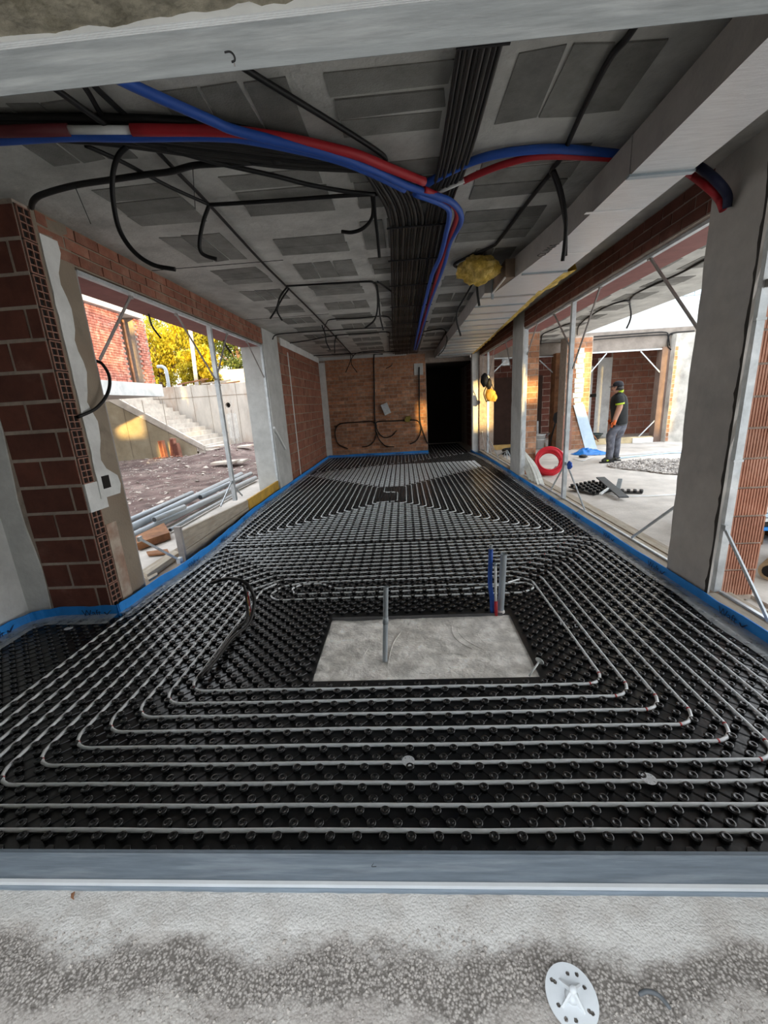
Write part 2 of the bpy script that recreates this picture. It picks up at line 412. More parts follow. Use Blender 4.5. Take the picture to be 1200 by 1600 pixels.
# ---- end wall with the black doorway
wb = MB(); wb.box(-2.45, BY, -0.05, 0.70, BY+0.30, CZ); wb.box(0.70, BY, 2.62, 1.98, BY+0.3, CZ)
wall_back = struct('wall_back', wb, m_mortar, label='end wall of small orange brown bricks beside the black doorway')
bricks(wall_back, (-2.24, BY, 0.02), (1,0,0), (0,-1,0), 2.93, 2.86, 0.245, 0.1, 0.012, m_bricko, depth=0.05, proud=0.006)
pc = MB(); pc.box(-2.44, BY-0.02, 0.0, -2.25, BY+0.01, 2.80); pc.build('plaster_corner', m_plaster, wall_back)
pc = MB(); pc.box(-2.40, BY-0.022, 2.86, 0.15, BY+0.01, 2.945); pc.build('plaster_band', m_render, wall_back)
pc = MB(); pc.box(0.36, BY-0.018, 2.30, 0.62, BY, 2.62); pc.build('mortar_smear', m_render, wall_back)

# ---- dark corridor beyond the doorway
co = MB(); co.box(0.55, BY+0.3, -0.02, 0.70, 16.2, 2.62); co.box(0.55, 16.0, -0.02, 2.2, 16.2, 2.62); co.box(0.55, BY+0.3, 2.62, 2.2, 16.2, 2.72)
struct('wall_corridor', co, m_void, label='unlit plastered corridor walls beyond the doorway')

# ---- wall towards the yard
wl = MB()
wl.box(LXo, YN+0.115, -0.05, LX, 3.37, CZ); wl.box(LXo, 7.69, -0.05, LX-0.0, 8.58, CZ)
wl.box(LXo, 8.58, -0.05, LX-0.012, BY+0.3, CZ); wl.box(LXo, 3.37, 2.68, LX-0.008, 7.69, CZ)
wl.box(LXo, 3.37, -0.3, LX, 7.69, 0.0)
wall_left = struct('wall_left', wl, m_oldconc, label='long wall with a big unglazed opening to the yard')
bricks(wall_left, (LX-0.01, 12.70, 0.02), (0,-1,0), (1,0,0), 4.11, 2.83, 0.50, 0.202, 0.022, m_brick, depth=0.05, proud=0.009)
bricks(wall_left, (LX-0.004, 7.69, 2.685), (0,-1,0), (1,0,0), 4.60, 0.262, 0.25, 0.0873, 0.014, m_brick, depth=0.04, proud=0.006)
p = MB(); p.box(LX-0.02, 7.68, 0, LX+0.012, 8.58, CZ); p.build('render_coat', m_render, wall_left)
p = MB(); p.box(LXo, 7.675, 0, LX-0.02, 7.70, 2.66); p.build('render_reveal', m_render, wall_left)
p = MB(); p.box(LX-0.01, 9.28, 0.05, LX+0.008, 9.335, 2.72); p.box(LX-.01, 8.8, 2.80, LX+0.014, 12.72, 2.945); p.build('plaster_chase', m_plaster, wall_left)
# white plaster strip, irregular edge, on the pier beside the hollow bricks
r = random.Random(3); zs = np.linspace(0.95, 2.80, 26); L0 = []; R0 = []
for i, z in enumerate(zs):
    L0.append(3.085 + r.uniform(-.006, .006)); R0.append(3.205 + 0.03*math.sin(i*1.1) + r.uniform(-.012, .012) + (0.10 if z < 1.12 else 0))
p = MB()
vs = [(LX+0.010, a, z) for a, z in zip(L0, zs)] + [(LX+0.012, b, z) for b, z in zip(R0, zs)] + [(LX-0.01, a, z) for a, z in zip(L0, zs)] + [(LX-0.01, b, z) for b, z in zip(R0, zs)]
n = len(zs); fs = []
for i in range(n-1):
    fs += [(i, n+i, n+i+1, i+1), (n+i, 3*n+i, 3*n+i+1, n+i+1), (2*n+i, i, i+1, 2*n+i+1)]
p.add(vs, fs); p.build('white_plaster_strip', m_plaster, wall_left)
p = MB(); p.box(LX+0.008, 3.13, 1.02, LX+0.016, 3.21, 1.12); p.build('socket_hole', m_dark, wall_left)
p = MB(); p.box(LX+0.0, YN+0.118, 0.06, LX+0.006, 3.19, 0.74); p.build('brick_patch', mat('pinkish_patch', (.36, .235, .175), .9, .12, 8, (.40, .33, .27), 4, .45, .6), wall_left)

# ---- projecting hollow-brick wall with its open brick ends, plaster corner and side wall
ws = MB(); ws.box(-3.30, YN, -0.05, LX-0.015, YN+0.115, CZ); 
wall_side = struct('wall_side', ws, m_mortar_l, label='hollow red brick wall showing the open ends of its bricks')
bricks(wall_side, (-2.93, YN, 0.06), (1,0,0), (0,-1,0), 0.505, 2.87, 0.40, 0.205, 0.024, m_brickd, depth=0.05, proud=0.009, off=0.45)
be = MB()                                     # open end of one hollow brick: shell with two by four cells
t, hw, hh = 0.007, 0.050, 0.0945
for y in (-hw, 0, hw): be.box(-0.03, y-t/2, -hh, 0.012, y+t/2, hh)
for k in range(5):
    z = -hh + (2*hh)*k/4; be.box(-0.03, -hw, z-t/2, 0.0115, hw, z+t/2)
bem = be.mesh('brick'); bem.materials.append(m_bricke)
for k in range(14):
    if k in (4,): 
        continue
    place('brick', bem, wall_side, (LX-0.012, YN+0.06, 0.06+0.205*(k+.5)), (random.uniform(-.01,.01), 0, 0))
p = MB(); p.box(LX-0.03, YN+0.004, 0.0, LX-0.0135, YN+0.114, 2.93); p.build('brick_cavity', m_dark, wall_side)
p = MB(); p.box(LX-0.02, YN+0.004, 0.87, LX+0.004, YN+0.20, 1.09); p.build('plaster_patch', m_plaster, wall_side)
pl = MB(); r = random.Random(4)
pts = []
for i in range(16):
    z = 0.02 + i*0.195; pts.append((-2.945 + 0.02*math.sin(i*.9) + r.uniform(-.012, .012), z))
vs = []
for x, z in pts: vs += [(x, YN-0.012, z), (x, YN+0.02, z), (-3.12, YN-0.03, z), (-3.12, YN+0.02, z)]
fs = []
for i in range(15):
    a = i*4; b = a+4; fs += [(a, b, b+2, a+2), (a+1, a+0+0, b, b+1), (a+2, b+2, b+3, a+3)]
pl.add(vs, fs); pl.build('plaster_corner', m_plaster, wall_side)
ws2 = MB(); ws2.box(-3.40, 0.44, -0.05, -3.12, YN, CZ)
struct('wall_side', ws2, m_plaster, label='grey rendered side wall next to the camera window')

# ---- wall towards the next room
wr = MB()
wr.box(RX, 12.2, -0.05, RXo, 16.2, CZ); wr.box(RX+0.008, 0.44, 2.68, RXo, 12.2, CZ)
wr.box(RX, 0.44, -0.05, RXo, 0.70, CZ); wr.box(RX, 0.44, -0.3, RXo-0.15, 12.2, 0.0)
wall_right = struct('wall_right', wr, m_mortar, label='long wall with openings to the next room under a brick head')
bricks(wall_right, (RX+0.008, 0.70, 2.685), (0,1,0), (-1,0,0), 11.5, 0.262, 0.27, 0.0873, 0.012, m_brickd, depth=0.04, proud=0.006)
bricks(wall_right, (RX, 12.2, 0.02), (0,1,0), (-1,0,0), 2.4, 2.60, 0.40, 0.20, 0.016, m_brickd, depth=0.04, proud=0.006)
# curb along the openings
cb = MB()
for y0, y1 in ((0.70, 2.86), (3.33, 7.86), (8.57, 12.2)):
    cb.box(RX-0.02, y0, 0.0, RX+0.16, y1, 0.085)
    cb.box(RX+0.24, y0+0.1, -0.02, RX+0.36, y1-0.2, 0.05)
cb.build('sill_curb', m_wood, wall_right)
cb = MB()
for y0, y1 in ((0.70, 2.86), (3.33, 7.86), (8.57, 12.2)): cb.box(RX+0.075, y0, 0.085, RX+0.10, y1, 0.10)
cb.build('sill_rail', m_galv, wall_right)
lt = MB()
for y0, y1 in ((0.70, 3.0), (3.52, 8.25), (9.0, 12.2)): lt.box(RX+0.10, y0, 2.655, RXo-0.02, y1, 2.682)
lt.build('lintel_plate', m_lintel, wall_right)

def pillar(name, label, x0, y0, x1, y1, m, torn=None, seed=1):
    """pillar whose coat of render has torn, uneven edges"""
    r = random.Random(seed); b = MB(); nz = 24; V = []; F = []
    for i in range(nz+1):
        z = -0.02 + (CZ+0.02)*i/nz; j = lambda: r.uniform(-.007, .007)
        V += [(x0+j()*.4, y0+j(), z), (x1, y0+j(), z), (x1, y1+j(), z), (x0+j()*.4, y1+j(), z)]
    for i in range(nz):
        for k in range(4): F.append((i*4+k, i*4+(k+1) % 4, i*4+4+(k+1) % 4, i*4+4+k))
    b.add(V, F); o = struct(name, b, m, label=label); return o
p1 = pillar('pillar', 'large grey rendered pillar beside the near opening', RX-0.012, 2.86, RX+0.012, 3.335, m_pillar, seed=5)
q = MB(); r = random.Random(9)
V = []
for k in range(70):
    z = 0.05+k*0.041; w = 0.006+0.030*max(0, NZ.noise(Vector((0, 1.7, z*3.1))))+.012*r.random()*(r.random() < .4)
    V += [(RX-0.0165, 2.845, z), (RX-0.0165, 2.858+w, z)]
q.add(V, [(2*k, 2*k+1, 2*k+3, 2*k+2) for k in range(69)])
q.build('gap_shade_strip', m_void, p1)  # flat dark strip painting the shaded gap between pillar and post
p2 = pillar('pillar', 'slim grey rendered pillar between the two far openings', RX-0.012, 7.86, RX+0.012, 8.57, m_render, seed=6)
# ribbed hollow bricks of the pier reveals
rb = MB(); w, h = 0.25, 0.19; nr = 13
for k in range(nr):
    x = -w/2 + w*(k+.15)/nr; rb.box(x, -0.012, -h/2, x+w/nr*.62, 0.02, h/2)
rb.box(-w/2, 0.0, -h/2, w/2, 0.04, h/2)
rbm = rb.mesh('brick'); rbm.materials.append(m_brick_rib := mat('ribbed_brick', (0.50, 0.235, 0.155), 0.85, 0.10, 3, (0.58, 0.34, 0.25), 1.5, 0.5, 0.66, 0.0, 50, rnd=0.14))
pb = MB(); pb.box(RX+0.115, 2.945, -0.02, RX+0.375, 3.0, CZ)
pier1 = struct('pillar', pb, m_mortar_l, label='ribbed hollow brick pier behind the near steel post')
for k in range(14): place('brick', rbm, pier1, (RX+0.245, 2.94, 0.02+0.205*(k+.5)), (0, 0, random.uniform(-.01,.01)))
pb = MB(); pb.box(RX+0.12, 8.30, -0.02, RX+0.41, 8.95, CZ)
pier2 = struct('pillar', pb, m_mortar_l, label='orange brick pier behind the slim rendered pillar')
bricks(pier2, (RX+0.125, 8.30, 0.02), (1,0,0), (0,-1,0), 0.285, 2.62, 0.24, 0.105, 0.010, m_bricko, depth=0.04, proud=0.006)
pb = MB(); pb.box(1.96, 12.28, -0.02, RXo, 12.5, CZ)
pier3 = struct('pillar', pb, m_plaster, label='white plastered pier at the far end of the openings')

# ---- near wall with the window the picture is taken through
WX0, WX1, WZ0, WZ1 = -0.78, 0.66, 0.935, 1.865
wn = MB(); wn.box(-3.4, 0.03, -0.05, RXo, 0.44, WZ0-0.02); wn.box(-3.4, 0.03, WZ1+0.012, RXo, 0.44, CZ+0.3)
wn.box(-3.4, 0.03, WZ0-0.02, WX0, 0.44, WZ1+0.012); wn.box(WX1, 0.03, WZ0-0.02, RXo, 0.44, WZ1+0.012)
wall_near = struct('wall_near', wn, m_rough, label='outer wall around the small window')
def grid(x0, x1, y0, y1, nx, ny, fz):
    b = MB(); V = [(x0+(x1-x0)*i/nx, y0+(y1-y0)*j/ny, 0) for j in range(ny+1) for i in range(nx+1)]
    V = [(x, y, fz(x, y)) for x, y, _ in V]
    return b.add(V, [(j*(nx+1)+i, j*(nx+1)+i+1, (j+1)*(nx+1)+i+1, (j+1)*(nx+1)+i) for j in range(ny) for i in range(nx)], True)
def fbm(x, y, s, o=4):
    return NZ.fractal(Vector((x*s, y*s, 3.3)), 1.0, 2.0, o)
# sill of gritty concrete with a smooth paler mortar bed along the frame
g = grid(WX0, WX1, -0.05, 0.405, 190, 70, lambda x, y: WZ0 + 0.0016*fbm(x, y, 9) + 0.0022*fbm(x, y, 38, 3) - 0.004*max(0, (0.30-y)/0.3))
sill = g.build('sill', m_sill, wall_near); sill['label'] = 'gritty grey concrete sill'
def bed(x, y):
    e = 0.345 + 0.018*fbm(x, 0, 5, 3) + 0.006*fbm(x, y, 40, 2)
    t = max(0, min(1, (y-e+.035)/0.06)); t = t*t*(3-2*t); return WZ0 - 0.004 + 0.0066*t + 0.0013*fbm(x, y, 45, 3)*t
g = grid(WX0, WX1, 0.30, 0.402, 190, 30, bed); g.build('mortar_bed', m_sillw, wall_near)
gr = MB(); r = random.Random(12)
for k in range(260):
    x = r.uniform(-0.60, 0.46); y = 0.40-.16*(NZ.noise(Vector((x*5, 1.5, 1)))*.5+.5) + r.gauss(0, .02)
    s = r.uniform(.0018, .0034); a = r.uniform(0, 6.28); ca, sa = math.cos(a)*s, math.sin(a)*s; z = WZ0+0.001
    if y > .385: continue
    gr.add([(x+ca, y+sa, z), (x-sa, y+ca, z), (x-ca, y-sa, z), (x+sa, y-ca, z), (x+r.uniform(-s, s)*.4, y, z+s*.8)], [(0,1,4), (1,2,4), (2,3,4), (3,0,4)])
for k in range(2300):
    x = r.uniform(-0.60, 0.46); c = 0.405-.16*(NZ.noise(Vector((x*5, .3*5, 1)))*.5+.5) + 0.010*math.sin(x*23)
    y = r.gauss(c, 0.017) if r.random() < .8 else r.uniform(0.23, 0.38)
    s = r.choice((.0006, .0008, .001, .0013, .0018)) * r.uniform(.7, 1.2)
    a = r.uniform(0, 6.28); ca, sa = math.cos(a)*s, math.sin(a)*s; z = WZ0+0.0012
    V = [(x+ca, y+sa, z), (x-sa, y+ca, z), (x-ca, y-sa, z), (x+sa, y-ca, z), (x+r.uniform(-s, s)*.3, y, z+s*1.1)]
    gr.add(V, [(0,1,4), (1,2,4), (2,3,4), (3,0,4)])
gg = gr.build('grit', m_grit, wall_near); gg['kind'] = 'stuff'
# rough rendered soffit over the window
g = grid(WX0, WX1, 0.03, 0.43, 150, 50, lambda x, y: WZ1 - 0.004 + 0.0035*fbm(x, y, 30, 4) + 0.0025*fbm(x, y, 75, 2))
g.build('rough_soffit', m_rough, wall_near)

# the aluminium window profiles (sill and head) of that window
w1 = bpy.data.objects.new('window_1', None); COL.objects.link(w1); w1.location = (0, 0.41, WZ0); w1['kind'] = 'structure'
w1['label'] = 'aluminium frame profiles of the near window with pen marks'
def extr(prof, x0, x1):
    b = MB(); n = len(prof)
    return b.prism([(x0, y, z) for y, z in prof], (x1-x0, 0, 0))
extr([(0.398, 0.9445), (0.432, 0.9475), (0.432, 0.935), (0.446, 0.935), (0.446, 0.925), (0.396, 0.925)], WX0, WX1).build('sill_profile', m_alu, w1)
extr([(0.3945, 0.9405), (0.3945, 0.9462), (0.3985, 0.9468), (0.3985, 0.9405)], WX0, WX1).build('raised_lip', m_alul, w1)
extr([(0.3905, 0.930), (0.3905, 0.9395), (0.398, 0.9400), (0.398, 0.930)], WX0, WX1).build('lower_web', m_alu, w1)
extr([(0.430, 1.8305), (0.4215, 1.8560), (0.4215, 1.875), (0.4306, 1.875), (0.4306, 1.8305)], WX0, WX1).build('head_profile', m_head, w1)
b = MB()
for k in range(4):
    y = 0.4215-0.0014*k; b.prism([(WX0, y, 1.8555+.0005*k), (WX0, y-0.0010, 1.8555+.0005*k), (WX0, y-0.0010, 1.872), (WX0, y, 1.872)], (WX1-WX0, 0, 0))
b.build('head_ribs', m_alul, w1)
for sx in (WX0+0.0, WX1-0.045): MB().box(sx, 0.40, 0.93, sx+0.045, 0.446, 1.87).build('jamb_profile', m_alu, w1)
def stroke(pts, r, name, m, parent): return MB().tube(smoothpath(pts, 5), r, 5).build(name, m, parent)
def on_head(px, py):
    # point on the sloping face of the head profile
    d = ray(px, py); n = Vector((0, 0.0255, 0.0085)).normalized(); q = Vector((0, 0.430, 1.8305)); return EYE + d*(((q-EYE).dot(n))/d.dot(n))
stroke([on_head(*p) for p in ((351, 82), (359, 81), (365, 86), (367, 94), (362, 97))], 0.0008, 'pen_mark', m_blackb, w1)
stroke([on_head(366, 99), on_head(367, 104)], 0.0006, 'pen_mark', m_galvd, w1)
def on_sill(px, py): return PZ(px, py, 0.9462)
stroke([on_sill(*p) for p in ((581, 1341), (585, 1340), (587, 1344), (583, 1350), (581, 1354), (588, 1354))], 0.0004, 'pen_mark', m_blackb, w1)

# ---- steel frames in the openings
def frame(name, label, x, y0, y1, zt, posts, braces, side):
    w = bpy.data.objects.new(name, None); COL.objects.link(w); w.location = (x, (y0+y1)/2, 0.1); w['kind'] = 'structure'; w['label'] = label
    MB().box(x-0.018, y0, zt-0.012, x+0.022, y1, zt+0.018).build('top_rail', m_galv, w)
    for (yy, zb, wd) in posts:
        b = MB(); b.box(x-0.025, yy-wd/2, zb, x+0.025, yy+wd/2, zt-0.012)
        b.box(x-0.032, yy-wd/2-.004, zb+.95, x+.032, yy+wd/2+.004, zb+0.965); b.box(x-.032, yy-wd/2-.004, zt-.75, x+.032, yy+wd/2+.004, zt-.735)
        b.build('post', m_galv, w)
    for a, c in braces:
        b = MB(); b.bar(a, c, 0.022, 0.012, (1, 0, 0)); b.obox(a, (0,1,0), (1,0,0), (0,0,1), .022, .012, .022); b.build('brace', m_galvd if c[2] > 1.3 else m_galv, w)
    return w
fx = LX-0.045
wy = frame('window_2', 'galvanised frame with braces in the yard opening', fx, 3.42, 7.75, 2.655, [(5.68, 0.33, 0.055)], [
    ((fx, 4.09, 2.64), (fx, 3.49, 2.03)), ((fx, 4.88, 2.64), (fx, 5.64, 1.98)), ((fx, 6.25, 2.64), (fx, 5.72, 2.05)), ((fx, 7.02, 2.64), (fx, 7.79, 2.03)),
    ((fx, 5.64, 0.60), (fx, 5.20, 0.36)), ((fx, 5.71, 0.52), (fx, 5.95, 0.34)), ((fx, 3.50, 0.48), (fx, 4.03, 0.07))], 1)
MB().box(fx-.012, 3.372, 0.05, fx+.04, 3.39, 2.655).build('jamb_strip', m_galvd, wy)
MB().box(fx-.01, 7.665, 0.15, fx+.03, 7.685, 2.655).build('jamb_strip', m_galv, wy)
MB().box(LXo, 3.37, 2.648, fx-0.03, 7.69, 2.685).build('lintel_plate', m_lintel, wy)
b = MB(); a0 = PX(428, 668, LX+.03); a1 = PX(446, 702, LX+.03); b.bar(a0, a1, .04, .03, (1,0,0)); b.build('wrapped_bracket', m_white, wy)
fx = RX+0.075
wz = frame('window_3', 'galvanised frame with braces in the middle opening', fx, 3.40, 8.17, 2.665, [(5.88, 0.10, 0.06)], [
    ((fx, 4.20, 2.66), (fx, 3.30, 1.82)), ((fx, 5.15, 2.66), (fx, 5.80, 1.85)), ((fx, 6.60, 2.66), (fx, 5.93, 2.13)), ((fx, 7.37, 2.66), (fx, 7.98, 2.16)),
    ((fx, 5.82, 0.60), (fx, 5.16, 0.11)), ((fx, 5.93, 0.55), (fx, 6.40, 0.11)), ((fx, 3.30, 0.70), (fx, 4.05, 0.11))], -1)
MB().box(RX+.012, 7.88, 0.1, RX+.085, 7.93, 2.665).build('jamb_strip', m_galv, wz)
MB().box(fx-.012, 3.335, 0.1, fx+.02, 3.35, 2.665).build('jamb_strip', m_galvd, wz)
wf = frame('window_4', 'galvanised frame with braces in the farthest opening', fx, 8.57, 12.25, 2.68, [(11.38, 0.10, 0.06)], [
    ((fx, 10.65, 2.66), (fx, 11.33, 2.04)), ((fx, 12.0, 2.66), (fx, 12.2, 2.0)), ((fx, 11.35, 0.55), (fx, 10.0, 0.12)), ((fx, 11.4, .5), (fx, 10.9, .12)), ((fx, 12.2, .6), (fx, 11.7, .12)), ((fx, 9.5, 2.66), (fx, 9.03, 2.1))], -1)
MB().box(fx-.02, 12.22, 0.1, fx+.03, 12.26, 2.68).build('jamb_strip', m_galv, wf)
wq = frame('window_5', 'galvanised frame in the near opening beside the large pillar', fx, 0.70, 2.86, 2.665, [(2.90, 0.085, 0.055)], [
    ((fx-.03, 2.86, 0.58), (fx-.03, 2.40, 0.11)), ((fx, 2.86, 2.12), (fx, 2.3, 2.62))], -1)

# ================================================================== THE HEATING MAT
HX0, HX1, HY0, HY1 = -0.605, 0.71, 2.07, 2.79          # cut-out in the mat
matt = thing('heating_mat', 'black studded plastic underfloor heating mat covering the whole room floor', 'heating mat', (0, 6, -0.028))
b = MB()
for x0, y0, x1, y1 in ((-3.11, 0.45, HX0, 2.93), (HX1, 0.45, 2.12, 2.93), (HX0, 0.45, HX1, HY0), (HX0, HY1, HX1, 2.93), (-2.40, 2.93, 2.12, 12.70), (0.74, 12.70, 1.93, 15.4)):
    b.box(x0, y0, -0.028, x1, y1, 0.0)
b.build('base_sheet', m_mat, matt)
NX0, NY0 = -0.04, 1.16
P1 = [(.0165, 0), (.0160, .011), (.0192, .0145), (.0195, .0195), (.0165, .0225), (.0095, .0225), (.007, .0185), (0.0, .0185)]
P2 = [(.0165, 0), (.0160, .011), (.0195, .015), (.0190, .0215), (.008, .0220)]
P3 = [(.0170, 0), (.0190, .014), (.0165, .0220)]
def nub_arrays(prof, n):
    b = MB().lathe(prof, n=n); 
    return np.array(b.v, dtype=np.float32), b.f, b.sm
rows = []
j = 0
y = 0.51
while y < 15.3:
    k = int(round((y-NY0)/0.05)); sh = 0.0 if k % 2 == 0 else 0.05
    i0 = -40
    for i in range(-40, 40):
        x = NX0 + sh + 0.1*i
        if y < 2.90: lim = (-3.06, 2.07)
        elif y < 12.66: lim = (-2.36, 2.07)
        else: lim = (0.80, 1.88)
        if not (lim[0] < x < lim[1]): continue
        if HX0-0.02 < x < HX1+0.02 and HY0-0.015 < y < HY1+0.02: continue
        d = Vector((x, y, 0.02))-EYE; dep = d.dot(AF); px = 600+FPX*d.dot(AR)/dep; py = 800-FPX*d.dot(AU)/dep
        vis = -12 < px < 1212 and py < 1322
        if not vis and y < 1.13 and not (-1.9 < x < 1.4): continue
        rows.append((dep if vis else 99, x, y))
    y += 0.05
rows.sort()
me1 = MB().lathe(P1, n=12).mesh('nub'); me1.materials.append(m_nub)
for dep, x, y in rows[:300]:
    place('nub', me1, matt, (x, y, 0), (0, 0, random.uniform(0, .5)))
def mass(name, items, prof, n, mt, parent):
    V, F, S = nub_arrays(prof, n); m = len(V); off = np.array(wloc(parent), dtype=np.float32)
    pos = np.array([(x, y, 0) for _, x, y in items], dtype=np.float32)
    allv = (V[None] + pos[:, None] - off).reshape(-1, 3)
    ls = [len(f) for f in F]; fl_ = np.concatenate([np.array(f) for f in F])
    idx = (fl_[None] + (np.arange(len(items))*m)[:, None]).reshape(-1)
    cnt = np.tile(np.array(ls), len(items)); st = np.concatenate([[0], np.cumsum(cnt)[:-1]])
    me = bpy.data.meshes.new(name); me.vertices.add(len(allv)); me.vertices.foreach_set('co', allv.reshape(-1))
    me.loops.add(len(idx)); me.loops.foreach_set('vertex_index', idx.astype(np.int32))
    me.polygons.add(len(cnt)); me.polygons.foreach_set('loop_start', st.astype(np.int32)); me.polygons.foreach_set('loop_total', cnt.astype(np.int32))
    me.polygons.foreach_set('use_smooth', np.tile(np.array(S), len(items)))
    me.update(); me.validate(); me.materials.append(mt)
    o = bpy.data.objects.new(name, me); COL.objects.link(o); o.parent = parent; o['kind'] = 'stuff'; return o
rest = rows[300:]
mass('nub_rows', [q for q in rest if q[0] < 3.6], P1, 10, m_nub, matt)
mass('nub_rows', [q for q in rest if 3.6 <= q[0] < 7], P2, 8, m_nub, matt)
mass('nub_rows', [q for q in rest if q[0] >= 7], P3, 6, m_nub, matt)
rib = MB()
for dep, x, y in rows:
    if dep > 4.0: continue
    for s in (-1, 1):
        a = Vector((x, y, .001)); c = Vector((x+.05*s, y+.05, .001))
        if HX0-.03 < c.x < HX1+.03 and HY0-.03 < c.y < HY1+.03: continue
        d = (c-a).normalized(); q = Vector((-d.y, d.x, 0))*.0022; u = Vector((0, 0, .0035))
        rib.add([a-q, c-q, c+u, a+u, a+q, c+q], [(0,1,2,3), (3,2,5,4)])
q = rib.build('link_ribs', m_nub, matt); q['kind'] = 'stuff'

# ---- concrete seen in the cut-out
def pz(x, y):
    t = 0.9*(fbm(x*1.0, y*2.2, 3.2, 5)) + 0.55*fbm(x, y, 16, 4) + .5*abs(fbm(x*1.6+y, y-x*.4, 5.5, 2))
    e = 1/(1+math.exp(-(x*0.9+(y-2.45)*1.2-0.33+0.10*fbm(x, y, 4, 3))*26))
    return -0.013 + 0.0085*t*(1-e*.65) + 0.004*e
g = grid(HX0-0.01, HX1+0.01, HY0-0.01, HY1+0.01, 150, 90, pz)
pa = g.build('screed_patch', m_patch, floor_o)
for kk, (pp, rr) in enumerate(((((.30, 2.74), (.27, 2.60), (.30, 2.47), (.38, 2.38)), .006), (((.33, 2.72), (.31, 2.60), (.35, 2.48), (.45, 2.36)), .004), (((.50, 2.66), (.44, 2.54), (.47, 2.42)), .003), (((-.08, 2.62), (-.14, 2.45), (-.17, 2.20)), .005), (((-.26, 2.60), (-.30, 2.42), (-.34, 2.30)), .003), (((-.14, 2.18), (.10, 2.14), (.30, 2.20)), .004), (((.05, 2.30), (.20, 2.34), (.33, 2.32)), .003))):
    q = smoothpath([(x, y, pz(x, y)-rr*.25) for x, y in pp], 7)
    MB().tube(q, [rr*(.3+.7*math.sin(math.pi*i/(len(q)-1))) for i in range(len(q))], 6).build('trowel_ridge', m_patch, floor_o)
b = MB(); b.box(HX0, HY1-0.006, -0.014, HX1-.05, HY1+0.002, 0.012); b.build('cut_edge', mat('cut_mat_edge', (0.10, 0.10, 0.105), .5), matt)

# ---- heating pipes
PR, PZc = 0.0084, 0.0130
def to3(pts): return [(x, y, PZc) for x, y in pts]
def circuit(name, label, loops, loc, marks=None):
    """loops: list of (points, closed, radius). One pipe object; red print marks at the bends are parts"""
    allb = MB(); arcs_all = []
    for pts, closed, rad in loops:
        p, arcs = rounded(to3(pts), rad, 5, closed)
        # split long runs so that the pipe follows small wobbles
        q = []
        m = len(p)
        for i in range(m if closed else m-1):
            a = p[i]; c = p[(i+1) % m]; L = (c-a).length; n = max(1, int(L/0.35))
            for k in range(n):
                t = k/n; v = a.lerp(c, t)
                if k: v = v + Vector((0.0022*math.sin(v.y*7.3+i), 0.0022*math.sin(v.x*6.1+i*2), 0))
                q.append(v)
        if not closed: q.append(p[-1])
        allb.tube(q, PR, 8, cap=not closed, closed=closed)
        arcs_all.append(arcs)
    o = allb.build(name, m_pipe, None, loc); tag(o, label, 'heating pipe')
    for a, c in (marks(arcs_all) if marks else []):
        d = (c-a).normalized()*0.004; mid = (a+c)/2
        MB().tube([mid-d, mid+d], PR+0.0008, 8).build('red_mark', m_redband, o)
    return o
LA = []
for k in range(11):
    xl, xr, yn, yf = -1.315-0.1*k, 1.035+0.1*k, 1.985-0.1*k, 3.435+0.1*k
    if k == 10: xl, xr = -2.315, 2.035
    if k == 0:
        LA.append(([(-1.04, 3.41), (-0.80, 3.41), (-0.66, 3.30), (0.30, 3.30), (0.72, 3.28), (0.97, 3.30), (1.03, 3.20), (0.90, 3.11), (-1.13, 3.11), (-1.22, 3.20), (-1.16, 3.38), (-0.95, 3.45), (0.88, 3.45), (1.035, 3.33), (1.035, 1.985), (-1.315, 1.985), (-1.315, 3.32), (-1.23, 3.44)], False, 0.10))
        LA.append(([(-0.98, 3.41), (-1.06, 3.33), (-1.00, 3.21), (0.45, 3.21), (0.70, 3.24), (0.95, 3.37)], False, 0.06))
    else:
        LA.append(([(xl, yn), (xr, yn), (xr, yf-.12), (xr-.20, yf), (xl+.22, yf), (xl, yf-.20)], True, 0.115))
def marksA(arcs):
    r = random.Random(2); M = []
    for i, a in enumerate(arcs):
        if i in (1,): continue
        for arc in a:
            c = sum(arc, Vector())/len(arc)
            if c.y < 2.2: 
                if c.x > 0: M += [(arc[0], arc[1]), (arc[-2], arc[-1])]
                else: M += [(arc[2], arc[3])]
            elif i > 2 and c.x > 0 and len(M) < 70 and r.random() < .6: M.append((arc[2], arc[3]))
    return M
circuit('heating_pipe', 'grey heating pipe looped round the concrete cut-out', LA, (-0.14, 2.7, 0), marksA)
LB = []
for k in range(0, 19):
    LB.append(([(-0.565-0.1*k, 6.385-0.1*k), (-0.015+0.1*k, 6.385-0.1*k), (-0.015+0.1*k, 7.785+0.1*k), (-0.565-0.1*k, 7.785+0.1*k)], True, 0.095))
LB.append(([(-0.415, 7.70), (-0.415, 7.26), (-0.165, 7.22), (-0.165, 6.52), (-0.50, 6.48)], False, 0.07))
circuit('heating_pipe', 'grey heating pipe spiralling round the small island in mid room', LB, (-0.29, 7.0, 0))
LC = []
def ydiag(x): return 10.02 + 0.40*(x+2.215) if x < -0.06 else 10.88 + 0.72*(x+0.06)
for k in range(0, 40, 2):
    x = -2.215 + 0.1*k
    if x > 1.75 or ydiag(x) > 12.3: continue
    LC.append(([(x, 12.45), (x, ydiag(x)+.06), (x+.1, ydiag(x)+.06), (x+.1, 12.45)], False, 0.045))
for k in range(10):
    y = 9.685 + 0.1*k; x0 = max(-2.2, (y-10.02)/.40-2.215+.16)
    LC.append(([(x0, y), (1.75, y)], False, 0.05))
for k in range(11):
    x = 0.885 + 0.1*k
    LC.append(([(x, 14.8), (x, 12.62)], False, 0.08))
circuit('heating_pipe', 'grey heating pipe in straight runs before the end wall', LC, (-0.5, 11.5, 0))

